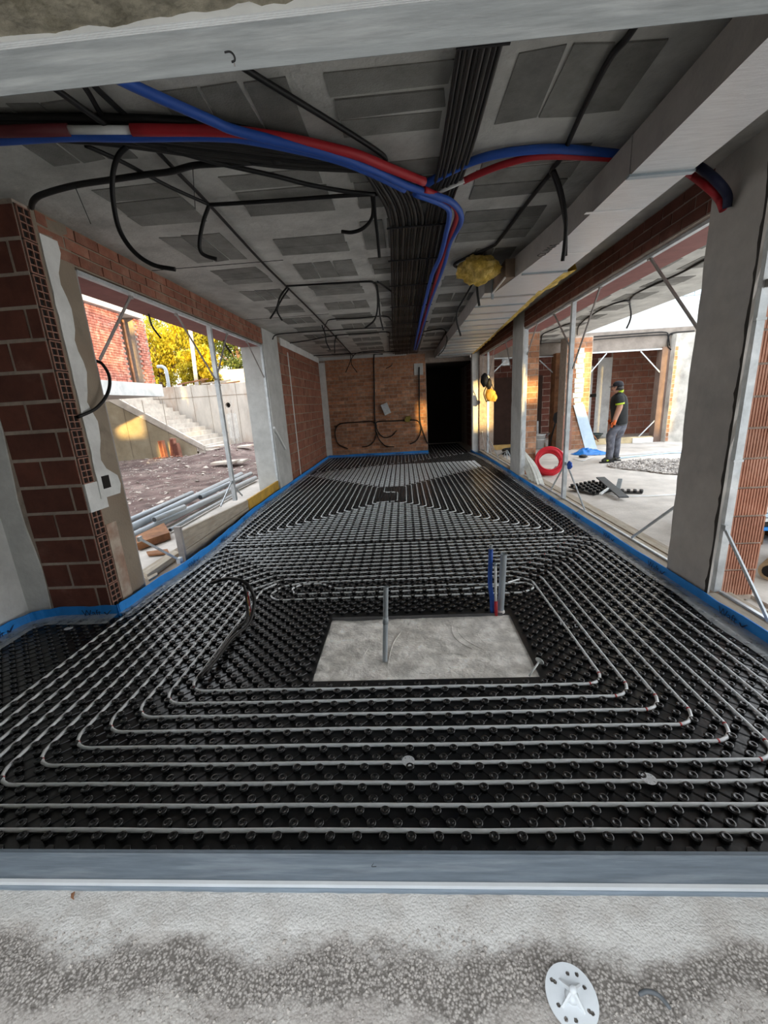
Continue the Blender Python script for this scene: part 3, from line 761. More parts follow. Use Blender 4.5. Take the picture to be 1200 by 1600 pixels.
# ---- blue perimeter strip with printed words, and its film skirt
def text_mesh(s, size, name='printed_word'):
    cu = bpy.data.curves.new(name, 'FONT'); cu.body = s; cu.size = size; cu.extrude = 0.0004; cu.resolution_u = 3
    o = bpy.data.objects.new(name, cu); COL.objects.link(o)
    dg = bpy.context.evaluated_depsgraph_get(); me = bpy.data.meshes.new_from_object(o.evaluated_get(dg)); me.name = name
    bpy.data.objects.remove(o); bpy.data.curves.remove(cu); return me
word = text_mesh('Waft', 0.082); word.materials.append(m_ink)
ckm = MB(); ckm.prism([(0, 0.030, 0), (0.012, 0.036, 0), (0.024, 0.020, 0), (0.024, 0.004, 0)], (0, 0, .0005)); ckm.prism([(0.018, 0.006, 0), (0.026, 0.002, 0), (0.076, 0.052, 0), (0.060, 0.046, 0), (0.026, 0.018, 0)], (0, 0, .0005))
ckm = ckm.mesh('check_mark'); ckm.materials.append(m_ink)
def strip(label, pts, h, words, out=0.14):
    """pts: (x, y) along the wall with the room on the left-hand side of travel"""
    P = smoothpath([(x, y, 0) for x, y in pts], 5); n = len(P); V = []; F = []
    N = []
    for i in range(n):
        d = (P[min(i+1, n-1)]-P[max(i-1, 0)]).normalized(); N.append(Vector((-d.y, d.x, 0)))
    o = thing('edge_strip', label, 'edge strip', (P[n//2].x, P[n//2].y, 0))
    b = MB(); V = []
    for i in range(n):
        w = 0.004*math.sin(i*1.7); a = P[i]; q = N[i]; hh = h(i/(n-1)) + 0.004*math.sin(i*.9)
        V += [a+q*0.006, a+q*(0.004+w)+Vector((0,0,hh)), a-q*0.004+q*w+Vector((0,0,hh)), a-q*0.004]
    for i in range(n-1):
        for k in range(4): F.append((i*4+k, i*4+(k+1) % 4, i*4+4+(k+1) % 4, i*4+4+k))
    b.add(V, F); b.build('foam_band', m_blue, o)
    b = MB(); V = []; F = []; r = random.Random(len(pts)); m = 7; sub = []
    for i in range(n-1):
        L = (P[i+1]-P[i]).length; k = max(1, int(L/0.05))
        for t in range(k): sub.append((P[i].lerp(P[i+1], t/k), N[i].lerp(N[i+1], t/k)))
    sub.append((P[-1], N[-1]))
    for i, (a, q) in enumerate(sub):
        wd = out*(0.85+0.25*NZ.noise(Vector((i*.13, 3, 0))))
        for j in range(m):
            t = j/(m-1)
            z = 0.010*(1-t)**2 + 0.026 + 0.010*NZ.noise(Vector((i*.35, j*.9, 1.5)))*math.sin(t*3.1) - (0.004 if j == m-1 else 0)
            V.append(a + q*(0.007+wd*t) + Vector((0, 0, max(z, 0.0245))))
    for i in range(len(sub)-1):
        for j in range(m-1): F.append((i*m+j, i*m+j+1, (i+1)*m+j+1, (i+1)*m+j))
    b.add(V, F, True); b.build('film_skirt', m_film, o)
    for (x, y, z, ang, s) in words:
        u = Vector((math.cos(ang), math.sin(ang), 0)); nn = u.cross(Vector((0, 0, 1)))
        R = (math.pi/2, 0, ang)
        place('printed_word', word, o, Vector((x, y, z))+nn*0.004, R, (s, s, 1))
        place('check_mark', ckm, o, Vector((x, y, z))+u*0.19*s+nn*0.004, R, (s, s, 1))
    return o
A90 = math.pi/2
strip('blue edge strip along the wall to the next room', [(RX-.035, y) for y in (0.5, 1.5, 2.5, 3.0, 4.0, 5.5, 7.0, 8.2, 9.0)] + [(RX-.05, 10.2), (RX-.10, 11.2), (1.97, 11.9), (1.96, 12.6)],
      lambda t: 0.105-0.03*t, [(RX-.046, y+.12, 0.026, -A90, 0.95) for y in (1.71, 2.56, 3.41, 4.26, 5.11, 5.96, 6.81, 7.66, 8.51)])
strip('blue edge strip along the end wall', [(-2.37, BY-.055)][:0] + [(0.70, BY-.035), (-0.5, BY-.035), (-1.5, BY-.035), (-2.36, BY-.035)], lambda t: 0.095, [(-1.2, BY-.047, .026, 0, .95), (-0.3, BY-.047, .026, 0, .95)], 0.10)
strip('blue edge strip bulging along the wall to the yard', [(-2.37, 12.70), (-2.385, 10.5), (-2.385, 8.8), (-2.395, 7.7), (-2.40, 6.4), (-2.36, 5.6), (-2.31, 4.9), (-2.285, 4.3), (-2.30, 3.8), (-2.345, 3.4), (-2.36, 3.0), (-2.375, 2.935)],
      lambda t: 0.090+0.02*t, [(-2.268, 3.85, .026, A90+.02, .95), (-2.275, 4.65, .026, A90+.1, .95), (-2.36, 5.6, .026, A90+.06, .95), (-2.378, 6.6, .026, A90, .95), (-2.37, 8.2, .026, A90, .95)], 0.13)
strip('blue edge strip round the foot of the hollow brick wall', [(-2.375, 2.925), (-2.6, 2.925), (-2.85, 2.92), (-2.98, 2.87), (-3.055, 2.78), (-3.075, 2.5), (-3.085, 1.8), (-3.085, 0.6)],
      lambda t: 0.105, [(-2.66, 2.912, .026, 0, .95), (-3.05, 2.47, .026, A90+.04, .95)], 0.16)

# ---- things standing in and lying on the mat
def stub(name, label, cat, base, top, r, m, n=14, grp=None, wall=True):
    b = MB(); a = Vector(base); c = Vector(top); d = (c-a).normalized()
    b.tube([a, c], r, n, cap=False); b.tube([c, c-d*0.03], r*.82, n, cap=False)
    x = len(b.v)
    b.tube([c-d*0.03, c-d*.031], [r*.82, 0.0001], n, cap=False)
    o = b.build(name, m, None, a); tag(o, label, cat, grp); return o, d
top = PY(603, 917, 2.30); base = Vector((-0.185, 2.27, -0.012))
o, d = stub('conduit_stub', 'grey conduit stub leaning in the middle of the concrete cut-out', 'conduit', base, top, 0.0155, m_pvc)
MB().tube([base+(top-base)*.52, base+(top-base)*.60], [0.0185, 0.0165], 14).build('coupling', m_pvc, o)
top = PY(787, 866, 2.83); base = Vector((0.655, 2.825, -0.01))
o, d = stub('drain_pipe', 'thick grey pipe standing at the corner of the concrete cut-out', 'pipe', base, top, 0.0235, m_pvc)
MB().lathe([(.034, 0), (.030, .02), (.026, .03)], base, 12).build('mortar_collar', m_patch, o)
tb = PY(767, 858, 2.83); bb = Vector((0.595, 2.82, -0.01)); mid = (tb+bb)/2+Vector((-.012, 0, 0))
o = MB().tube(smoothpath([bb, bb.lerp(mid, .5)+Vector((.004,0,0)), mid, tb], 4), 0.0165, 12).build('insulated_pipe', m_bluep, None, bb); tag(o, 'thin pipe in blue sleeve standing beside the thick grey pipe', 'pipe')
MB().tube([tb, tb+Vector((0, 0, .035))], 0.012, 10).build('bare_end', m_pvc, o)
tb = PY(774, 884, 2.80); bb = Vector((0.615, 2.79, -0.01))
o = MB().tube([bb, bb.lerp(tb, .30)], 0.0125, 10).build('insulated_pipe', m_redp, None, bb); tag(o, 'short white pipe in red sleeve between blue and grey pipes', 'pipe')
MB().tube([bb.lerp(tb, .29), tb], 0.0095, 10).build('bare_pipe', m_white, o)
MB().tube([tb, tb+Vector((0, 0, .025))], 0.0105, 10).build('end_cap', m_strap, o)
# bundle of two cable conduits rising out of the mat
def on(px, py, y): return PY(px, py, y)
g0 = PZ(312, 1058, .035); g1 = PZ(338, 1030, .04); g2 = PZ(362, 998, .04); g3 = PZ(388, 975, .05)
arch = [g0, g1, g2, g3, on(397, 945, 2.78), on(394, 925, 2.80), on(381, 909, 2.83), on(357, 904, 2.88), on(330, 911, 2.92)]
o = MB().tube(smoothpath(arch, 6), 0.0135, 10).build('cable_conduit', m_black2, None, g0); tag(o, 'thicker of two dusty black conduits arching out of the mat', 'conduit', 'conduits arching out of the mat')
arch2 = [g0+Vector((.03, .02, 0)), PZ(343, 1020, .03), PZ(368, 985, .03), PZ(385, 968, .05), on(386, 945, 2.85), on(384, 925, 2.86), on(380, 912, 2.87)]
o = MB().tube(smoothpath(arch2, 6), 0.011, 10).build('cable_conduit', m_black2, None, arch2[0]); tag(o, 'thinner of two dusty black conduits with bare wires beside the arch', 'conduit', 'conduits arching out of the mat')
for k, mm in ((0, m_woody), (1, m_redp), (2, m_galv)):
    MB().tube(smoothpath([on(385+2*k, 925, 2.86), on(388+2*k, 945, 2.85), on(391+2*k, 965, 2.83)], 5), 0.003, 6).build('wire', mm, o)
# plastic anchors
def anchor(name, label, c, rad, tilt, stem_h, group=None, holes=True, rot=0):
    b = MB(); nr, ns = (46, 210) if stem_h else (14, 60); V = [(0, 0, 0)]; F = []
    H = [(0.66*rad*math.cos(a), 0.66*rad*math.sin(a)) for a in [i*math.pi/3+.2 for i in range(6)]] + [(0.78*rad*math.cos(a), 0.78*rad*math.sin(a)) for a in [.75+i*math.pi/2 for i in range(4)]]
    ring = [[(rad*(i/nr)*math.cos(2*math.pi*j/ns), rad*(i/nr)*math.sin(2*math.pi*j/ns)) for j in range(ns)] for i in range(1, nr+1)]
    V = [(x, y, 0.0) for r_ in ring for x, y in r_]; n = len(V); V += [(x, y, 0.0014) for x, y, _ in V]
    for i in range(nr-1):
        for j in range(ns):
            q = (i*ns+j, i*ns+(j+1) % ns, (i+1)*ns+(j+1) % ns, (i+1)*ns+j)
            cx = sum(V[k][0] for k in q)/4; cy = sum(V[k][1] for k in q)/4
            if holes and any((cx-hx)**2+(cy-hy)**2 < (0.082*rad)**2 for hx, hy in H): continue
            F += [tuple(n+k for k in q), tuple(reversed(q))]
    for j in range(ns):
        a = (nr-1)*ns+j; c2 = (nr-1)*ns+(j+1) % ns; F.append((a, c2, n+c2, n+a))
    b.add(V, F)
    rt = Matrix.Rotation(rot, 4, 'Z') @ Matrix.Rotation(tilt, 4, 'X')
    o = b.build(name, m_trans, None, (0, 0, 0)); o.location = c; o.rotation_euler = rt.to_euler()
    tag(o, label, 'anchor', group)
    if stem_h:
        s = MB().lathe([(0.30*rad, 0.001), (0.17*rad, .25*stem_h), (.12*rad, .6*stem_h), (.15*rad, .8*stem_h), (.12*rad, stem_h), (0, stem_h)], n=12)
        for a in range(4):
            t = a*math.pi/2+.4; x, y = math.cos(t), math.sin(t)
            s.prism([(x*.1*rad-y*.001, y*.1*rad+x*.001, .001), (x*.62*rad-y*.001, y*.62*rad+x*.001, .001), (x*.12*rad-y*.001, y*.12*rad+x*.001, .75*stem_h)], (y*.002, -x*.002, 0))
        st = s.build('hollow_stem', m_trans, None, (0, 0, 0)); st.parent = o; st.location = (0, 0, 0)
    return o
anchor('plate_anchor', 'translucent plastic plate anchor with holes lying on the gritty sill', PZ(893, 1557, WZ0+0.006)+Vector((0,0,0)), 0.0258, 0.10, 0.016, rot=0.2)
o = MB().tube(smoothpath([PZ(x, y, WZ0+.0085) for x, y in ((998, 1554), (1012, 1549), (1030, 1556), (1048, 1577))], 6), [.0012]+[.0022]*17+[.0012], 7).build('plastic_clip', mat('grey_clip', (.10, .11, .12), .6), None); tag(o, 'curved dark grey plastic clip lying on the gritty sill', 'clip')
for px, py, lab in ((638, 1189, 'small white plate anchor amid the straight pipe runs before the cut-out'), (1014, 1217, 'small white plate anchor in the mat towards the large pillar'), (107, 982, 'small white plate anchor at the foot of the hollow brick wall')):
    anchor('plate_anchor', lab, PZ(px, py, 0.020), 0.028, 0.0, 0.0, None, True)
h0 = PZ(843, 1033, 0.045); h1 = PZ(827, 1056, 0.004); d = (h0-h1).normalized()
o = MB().tube([h1, h0], 0.006, 8).build('nail_anchor', m_white, None, h1); tag(o, 'white nail anchor propped on the corner of the concrete cut-out', 'anchor')
MB().lathe([(.006, -.012), (.010, -.003), (.026, 0), (.026, .003)], h0, 14, axis=d).build('anchor_head', m_white, o)
o = MB(); r = random.Random(8)
c = PZ(887, 978, .024)
for k in range(14):
    a = c+Vector((r.uniform(-.05, .05), r.uniform(-.05, .05), r.uniform(0, .006))); s = .012
    o.add([a, a+Vector((s*r.uniform(.4,1), s*r.uniform(-1,1), .004)), a+Vector((s*r.uniform(-1,1), s, .006))], [(0,1,2)])
o = o.build('film_scrap', m_trans, None); tag(o, 'torn scraps of clear film lying on the black nubs', 'film scrap')

c = PZ(113, 1401, WZ0+.006); b = MB(); b.prism([c+Vector((-.004, .003, 0)), c+Vector((.001, .004, .002)), c+Vector((.003, -.001, .001)), c+Vector((.006, -.004, .0)), c+Vector((.001, -.003, .002))], (0, 0, .0012))
o = b.build('leaf_scrap', m_woodb, None); tag(o, 'curled brown leaf scrap lying on the pale sill mortar', 'leaf scrap')

# ================================================================== SERVICES UNDER THE CEILING
def conduit(label, pts, r=0.0125, m=None, name='conduit', cat='conduit', group=None, n=8, sub=6, ties=()):
    P = smoothpath(pts, sub)
    o = MB().tube(P, r, n).build(name, m or m_black, None, P[0]); tag(o, label, cat, group)
    for a, c in ties:
        MB().tube([a, c], 0.002, 5).build('tie', m_blackb, o)
    return o
def cz(z, *pp): return [PZ(x, y, z) for x, y in pp]
def hang(z, p0, *pp):
    """a loop hanging in a vertical plane through its first point on the ceiling"""
    a = PZ(*p0, z); return [a] + [PY(x, y, a.y+0.02*i) for i, (x, y) in enumerate(pp, 1)]

# --- big flat bundle along the middle
bt = thing('conduit_bundle', 'flat bundle of black corrugated conduits strapped along the ceiling', 'conduit bundle', (0.2, 6, 2.90))
for i in range(8):
    x0 = 0.285+0.0235*i; x1 = 0.235+0.0235*i; x2 = 0.235+0.034*i
    z = 2.902 + 0.006*(i % 2)
    MB().tube(smoothpath([(x0, 0.46, z), (x0, 2.2, z), (x0-.008, 2.95, z), (x1, 3.7, z), ((x1+x2)/2, 6.5, z), (x2, 9.5, z), (x2, 12.7, z)], 5), 0.0115, 8).build('conduit', m_black2 if i % 3 else m_black, bt)
for j in range(11):
    o8 = (j-5)*3.6
    xs = -0.045 + 0.0245*j; xe = -0.16 + 0.034*j
    z = 2.895 + 0.008*(j % 2)
    pts = [PZ(-260, 205+o8*.7, z), PZ(100, 207+o8*.7, z), PZ(330, 232+o8*.8, z), PZ(450, 247+o8*.8, z)] + [PZ(548+j*6, 262+o8*.55-2, z), PZ(590+j*4.5, 300-j*2.2, z)] + [(xs, 3.55, z), (xs+.002, 4.2, z), ((xs+xe)/2, 6.8, z), (xe, 9.6, z), (xe, 12.7, z)]
    MB().tube(smoothpath(pts, 5), 0.0115, 8).build('conduit', m_black2 if j % 3 else m_black, bt)
for y in (3.72, 4.5, 5.4, 6.5, 7.8, 9.3):
    t = (y-3.7)/6; MB().box(-0.07-0.12*t, y, 2.876, 0.43+0.09*t, y+0.014, 2.886).build('tie', m_blackb, bt)
MB().box(0.27, 2.05, 2.882, 0.48, 2.062, 2.892).build('tie', m_blackb, bt)

for k, (dy, rr) in enumerate(((-6, .018), (2, .016))):
    conduit(['thick black conduit running above the red pipe to the bundle', 'second black conduit running above the red pipe to the bundle'][k], cz(2.915, (-200, 192+dy), (0, 191+dy), (200, 191+dy), (330, 200+dy), (430, 219+dy), (520, 242+dy), (585, 266+dy)), rr)
# --- insulated copper lines
zi = 2.87
def line(label, m, pp, r, z=zi, name='insulated_pipe'):
    return conduit(label, [PZ(x, y, z) for x, y in pp], r, m, name, 'pipe', None, 12)
a = line('lower blue insulated pipe running along the ceiling from the side wall', m_bluep, ((-200, 221), (-60, 221), (0, 219), (107, 213), (203, 214), (330, 213), (404, 221), (515, 246), (577, 269), (632, 296)), 0.021, zi-.01)
a = line('red insulated pipe crossing the ceiling from the side wall to the bundle', m_redp, ((205, 203), (320, 204), (379, 207), (450, 217), (515, 231), (561, 243), (607, 262), (663, 284)), 0.024)
MB().tube(cz(zi, (104, 203), (150, 203), (210, 203)), 0.017, 12).build('bare_pipe', m_white, a)
MB().tube(cz(zi, (-200, 206), (0, 205), (108, 203)), 0.024, 12).build('dark_sleeve', mat('dark_red_sleeve', (.10, .01, .015), .6), a)
line('blue insulated pipe slanting in over the window head', m_bluep, ((130, 95), (215, 137), (330, 188), (376, 206), (515, 241), (577, 263), (638, 291), (685, 307), (706, 316), (719, 332), (719, 350), (703, 378), (693, 415), (673, 470), (661, 510), (655, 530), (650, 546)), 0.021, zi-.02)
line('inner blue insulated pipe turning down beside the bundle', m_bluep, ((648, 303), (688, 318), (702, 332), (698, 360), (688, 400), (675, 430), (666, 464), (657, 500), (647, 546)), 0.019, zi-.03)
line('red insulated pipe turning between two blue pipes', m_redp, ((662, 296), (688, 308), (709, 321), (714, 338), (705, 364), (697, 388), (685, 424), (673, 466), (661, 504), (650, 546)), 0.020, zi-.015)
line('blue insulated pipe arching from the bundle to the duct', m_bluep, ((640, 300), (660, 290), (710, 264), (760, 245), (820, 235), (880, 233), (967, 241), (1010, 246)), 0.023, 2.915)
a = line('red insulated pipe with a bare end arching below the blue one to the duct', m_redp, ((724, 283), (750, 271), (790, 256), (844, 244), (922, 245), (1000, 250)), 0.019, 2.90)
MB().tube(cz(2.895, (672, 306), (690, 298), (726, 282)), 0.013, 10).build('bare_pipe', m_white, a)
o = conduit('dark blue insulated pipe bending down the wall behind the duct', [PZ(1075, 252, 2.91), PZ(1095, 262, 2.90), PX(1119, 282, 1.98), PX(1136, 304, 2.08), PX(1136, 325, 2.10)], 0.026, mat('dark_blue_sleeve', (.012, .018, .06), .6), 'insulated_pipe', 'pipe', None, 12)
o = conduit('red insulated pipe bending down the wall behind the duct', [PZ(1068, 266, 2.90), PZ(1084, 276, 2.89), PX(1106, 293, 1.97), PX(1123, 311, 2.07), PX(1130, 328, 2.09)], 0.022, m_redp, 'insulated_pipe', 'pipe', None, 12)

# --- single black conduits
zc = 2.925
conduit('thick black conduit arching over from the top of the hollow brick wall', cz(2.90, (49, 324), (52, 314), (66, 304), (115, 290), (173, 281), (227, 273), (267, 268), (301, 259), (340, 256), (440, 251)), 0.017,
        ties=[(PZ(117, 291, 2.89), PY(142, 350, PZ(117, 291, 2.89).y)), (PZ(301, 260, 2.89), PY(305, 325, PZ(301, 260, 2.89).y))])
conduit('black conduit loop hanging free near the hollow brick wall', hang(2.89, (199, 228), (184, 245), (176, 275), (177, 315), (187, 360), (210, 394), (240, 414), (274, 421)), 0.0125)
conduit('black conduit slanting across to the joint by the bundle', cz(2.89, (60, 120), (101, 149), (157, 189), (208, 219), (287, 240), (350, 257), (430, 275), (480, 288), (540, 299), (585, 304)), 0.013)
conduit('short black conduit slanting behind the red pipe over the window head', cz(2.92, (115, 110), (139, 146), (165, 187), (205, 214)), 0.012)
conduit('second short black conduit slanting behind the red pipe', cz(2.93, (130, 115), (157, 144), (197, 181), (230, 210)), 0.012)
conduit('thin black conduit from the pipes to the first ceiling joint', cz(2.92, (133, 227), (187, 251), (227, 272), (267, 293), (327, 320)), 0.011)
conduit('long black conduit running straight down the yard side of the ceiling', cz(2.93, (238, 228), (280, 272), (327, 320), (405, 405), (447, 447), (500, 500), (547, 551), (555, 559)), 0.011)
conduit('black conduit from the first ceiling joint to the bundle', cz(2.92, (328, 320), (380, 317), (440, 313), (520, 307), (590, 303)), 0.013)
conduit('black conduit hanging in a hook below the first ceiling joint', hang(2.92, (327, 320), (318, 345), (312, 375), (313, 392), (322, 400), (339, 405)), 0.013)
conduit('black conduit curling from the bundle joint', hang(2.90, (581, 304), (583, 325), (580, 343), (567, 357), (550, 363), (534, 362)), 0.012)
conduit('black conduit hanging straight from the bundle joint', hang(2.90, (584, 304), (586, 335), (590, 370), (593, 403)), 0.011)
conduit('black conduit from the second ceiling joint looping to the bundle', cz(2.925, (447, 447), (500, 444), (570, 440), (584, 442), (589, 450)) + [PY(590, 480, 5.75), PY(585, 500, 5.75), PY(570, 513, 5.75)], 0.011)
conduit('black conduit forking beside the looped one', hang(2.92, (589, 445), (592, 470), (594, 495), (599, 516)), 0.010)
conduit('short black conduit from the loop into the bundle', cz(2.92, (590, 440), (600, 447), (622, 463)), 0.010)
conduit('black conduit end crossing another below the second joint', hang(2.925, (449, 448), (438, 463), (432, 482), (422, 498)), 0.011)
conduit('black conduit end crossed by another below the second joint', hang(2.925, (452, 450), (440, 468), (433, 485), (441, 501)), 0.010)
conduit('black conduit crossing the ceiling from the wall corner', [PX(426, 530, -2.38)] + cz(2.925, (430, 524), (445, 521), (505, 517), (570, 513), (616, 512)), 0.010)
conduit('black conduit stepping over the wall corner conduit', cz(2.92, (506, 515), (510, 505), (518, 499), (560, 497), (600, 494), (611, 500), (616, 512)), 0.009)
conduit('pair of conduit ends dropping from the third joint', hang(2.92, (503, 508), (508, 522), (510, 535), (516, 547)), 0.011)
conduit('black conduit crossing second from the end wall', cz(2.925, (453, 536), (475, 533), (525, 524), (570, 521), (606, 519), (608, 530), (609, 548)), 0.010)
conduit('black conduit stub dropping from the second crossing', hang(2.92, (526, 524), (523, 535), (523, 552)), 0.011)
conduit('black conduit crossing along the end wall', cz(2.93, (490, 556), (540, 553), (600, 550), (625, 549)), 0.010)
conduit('black conduit forking at the end wall', hang(2.92, (548, 552), (547, 565), (540, 582)), 0.010)
conduit('black conduit curling at the end wall', cz(2.93, (600, 547), (565, 550)) + [PY(552, 556, 12.3), PY(549, 568, 12.3), PY(558, 582, 12.3)], 0.010)
conduit('black conduit curving down beside the end of the bundle', cz(2.92, (615, 552), (612, 560)) + [PY(612, 570, 12.3), PY(603, 576, 12.3)], 0.010)
conduit('long black conduit crossing the blocks from over the window', cz(2.93, (330, 70), (395, 115), (524, 194), (595, 240), (604, 256)), 0.013)
conduit('black conduit running over the blocks beside the duct', cz(2.93, (1010, 15), (979, 60), (952, 93), (910, 174), (877, 246), (864, 262), (861, 270)), 0.014)
conduit('black conduit continuing from the duct side joint', cz(2.93, (861, 270), (820, 322), (780, 375), (767, 386), (730, 402), (711, 412), (713, 417), (725, 418)), 0.014)
conduit('twin black conduit hanging beside the duct', hang(2.92, (865, 266), (875, 292), (882, 325), (884, 355), (882, 385), (879, 408)), 0.013)
conduit('shorter black conduit hanging against its twin beside the duct', hang(2.92, (863, 270), (873, 300), (880, 330), (884, 360), (884, 400)), 0.011)
conduit('black conduit dangling from the wool lump', [PY(741, 438, 5.3), PY(728, 462, 5.3), PY(715, 485, 5.35), PY(714, 503, 5.4), PY(720, 525, 5.4)], 0.011)
conduit('short black conduit under the wool lump', [PY(745, 438, 5.2), PY(746, 458, 5.2), PY(749, 478, 5.2)], 0.014)
conduit('black conduit looping to the corner by the doorway', cz(2.92, (662, 518), (690, 514), (697, 521)) + [PY(698, 535, 9.0), PY(692, 548, 9.0), PY(684, 556, 9.0)], 0.010)
conduit('black conduit slanting by the doorway', cz(2.92, (697, 518), (690, 530), (682, 545)), 0.009)
# --- on the end wall
yb = BY-0.035
def wl_(*pp): return [PY(400+x/3.53, 480+y/3.53, yb-0.002*(i % 2)) for i, (x, y) in enumerate(pp)]
conduit('black conduit running down the middle of the end wall', wl_((700, 258), (660, 258), (650, 280), (652, 430), (655, 600), (662, 690)), 0.018)
conduit('black conduit looped widely on the end wall by the corner', wl_((665, 670), (645, 632), (560, 634), (470, 642), (440, 670), (437, 710), (455, 755), (507, 781)), 0.016)
conduit('black conduit looped widely on the end wall by the doorway', wl_((664, 660), (670, 632), (760, 627), (875, 622), (905, 645), (908, 690), (885, 735), (850, 755)), 0.016)
conduit('black conduit dropping beside the doorway', wl_((900, 330), (900, 430), (902, 560), (905, 630), (925, 700), (946, 752)), 0.018)
conduit('short black conduit curling up on the end wall', wl_((662, 655), (675, 690), (705, 718), (745, 712), (776, 680)), 0.014)
conduit('short black conduit curling down towards the corner', wl_((666, 690), (650, 740), (620, 765), (585, 770)), 0.014)
conduit('short black conduit curling down towards the doorway', wl_((664, 690), (680, 730), (715, 765), (762, 770)), 0.014)
conduit('black conduit stub near the loop by the corner', wl_((432, 655), (440, 660), (465, 640)), 0.010)
b = MB(); c = PY(603, 639, yb-.02); b.obox(c, (0.94, 0, 0.34), (0, 1, 0), (-0.34, 0, 0.94), 0.10, 0.03, 0.16)
o = b.build('junction_box', m_galv, None); tag(o, 'grey flat box hanging tilted on the end wall', 'box')
b = MB(); c = PY(637, 655, yb-.02); b.obox(c, (1, 0, 0), (0, 1, 0), (0, 0, 1), 0.06, 0.04, 0.08); b.obox(c+Vector((.05, 0, .03)), (.8, 0, .6), (0, 1, 0), (-.6, 0, .8), 0.05, 0.03, 0.05); b.obox(c+Vector((-.05, 0, -.02)), (1, 0, 0), (0, 1, 0), (0, 0, 1), 0.04, 0.03, 0.04)
o = b.build('junction_box', mat('olive_yellow_plastic', (.22, .17, .02), .6), None); tag(o, 'small yellow box on the conduit loop by the doorway', 'box')
# --- hanging out of the plaster strip on the pier
conduit('black conduit curving out of the plaster strip on the yard pier', [PX(147, 563, -2.46), PX(160, 569, -2.40), PX(171, 590, -2.36), PX(168, 615, -2.35), PX(150, 638, -2.37), PX(121, 652, -2.41)], 0.0125)
conduit('thin black conduit dangling under the yard lintel', [PX(231, 486, -2.75), PX(233, 494, -2.75), PX(238, 510, -2.75), PX(251, 528, -2.75)], 0.010)
conduit('forked black conduit end dangling under the yard lintel', [PX(349, 520, -2.75), PX(350, 528, -2.75), PX(352, 538, -2.75), PX(361, 551, -2.75)], 0.016)

# --- air duct
dx0, dx1, dz0, dz1 = 1.30, 1.63, 2.685, 2.875
dt = thing('air_duct', 'long foil faced rectangular air duct under the ceiling', 'air duct', (1.4, 5, dz1))
S1 = [(0.5, 1.30, 1.63), (2.75, 1.30, 1.63), (3.65, 1.285, 1.62), (4.25, 1.215, 1.62), (5.25, 1.07, 1.62)]
b = MB(); V = []; F = []
for y, x0, x1 in S1: V += [(x0, y, dz0), (x1, y, dz0), (x1, y, dz1), (x0, y, dz1)]
for i in range(len(S1)-1): F += [(i*4+0, i*4+1, i*4+5, i*4+4)]
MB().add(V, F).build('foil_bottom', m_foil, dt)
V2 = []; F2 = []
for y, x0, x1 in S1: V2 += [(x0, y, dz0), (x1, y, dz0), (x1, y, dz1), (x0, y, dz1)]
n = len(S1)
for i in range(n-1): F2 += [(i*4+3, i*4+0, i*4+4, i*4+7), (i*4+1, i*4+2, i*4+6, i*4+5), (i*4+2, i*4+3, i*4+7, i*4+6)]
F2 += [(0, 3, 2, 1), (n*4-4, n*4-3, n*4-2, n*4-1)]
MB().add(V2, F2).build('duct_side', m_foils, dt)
b = MB(); b.box(1.068, 4.62, dz0+0.005, 1.16, 5.24, dz1-.02); b.build('brown_panel', mat('brown_panel_face', (.20, .14, .10), .8), dt)
def dquad(y0, y1, x0, x1, nm, m, z=dz0, t=0.004):
    MB().box(x0, y0, z-t, x1, y1, z+0.001).build(nm, m, dt)
for y, w in ((3.18, .03), (3.98, .035)): dquad(y, y+w, 1.25, 1.622, 'tape', m_alul, t=.002)
MB().box(1.29, 2.72, dz0-.012, 1.64, 2.755, dz0+.002).build('strap', m_strap, dt)
MB().box(1.20, 4.50, dz0-.012, 1.63, 4.53, dz0+.002).build('strap', m_strap, dt)
MB().box(1.296, 2.735, dz0-.012, 1.301, 2.75, dz1).build('hanger', m_foils, dt)
MB().box(1.05, 5.20, dz0-.06, 1.075, 5.225, CZ).build('hanger', m_strap, dt)
MB().bar((1.06, 4.6, dz0), (1.06, 5.25, dz0-.004), .014, .014).build('edge_trim', m_alul, dt)
# second, wider run towards the end wall, with transverse ribs
S2 = [(5.30, 0.99, 1.62), (7.0, 1.00, 1.70), (9.0, 0.98, 1.80), (12.6, 0.95, 1.92)]
zb = 2.71
V = []; F = []; 
for y, x0, x1 in S2: V += [(x0, y, zb), (x1, y, zb), (x1, y, 2.90), (x0, y, 2.90)]
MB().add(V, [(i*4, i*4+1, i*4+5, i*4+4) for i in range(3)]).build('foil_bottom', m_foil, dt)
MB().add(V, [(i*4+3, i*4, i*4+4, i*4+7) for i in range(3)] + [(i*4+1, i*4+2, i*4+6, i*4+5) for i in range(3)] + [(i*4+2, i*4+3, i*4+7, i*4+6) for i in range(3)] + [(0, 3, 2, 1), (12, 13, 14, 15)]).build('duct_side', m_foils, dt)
for k in range(15):
    y = 5.5+0.48*k; t = (y-5.3)/7.3; x0 = 0.995-0.045*t; x1 = 1.62+0.30*t
    MB().box(x0, y, zb-.012, x1, y+0.035, zb+.002).build('cross_rib', m_strap if k % 2 else m_foils, dt)
b = MB(); r = random.Random(5); V = []; nseg = 60
for i in range(nseg+1):
    y = 5.3+7.0*i/nseg; t = i/nseg; x0 = 1.63+0.28*t; w = 0.10+0.03*r.random(); j = lambda: r.uniform(-.012, .012)
    V += [(x0+j(), y, 2.73+j()), (x0+w+j(), y, 2.75+j()), (x0+w+j(), y, 2.83), (x0+j(), y, 2.82)]
MB().add(V, [(i*4+k, i*4+(k+1) % 4, i*4+4+(k+1) % 4, i*4+4+k) for i in range(nseg) for k in range(4)]).build('wool_edge', m_wool, dt)
b = MB(); V = []
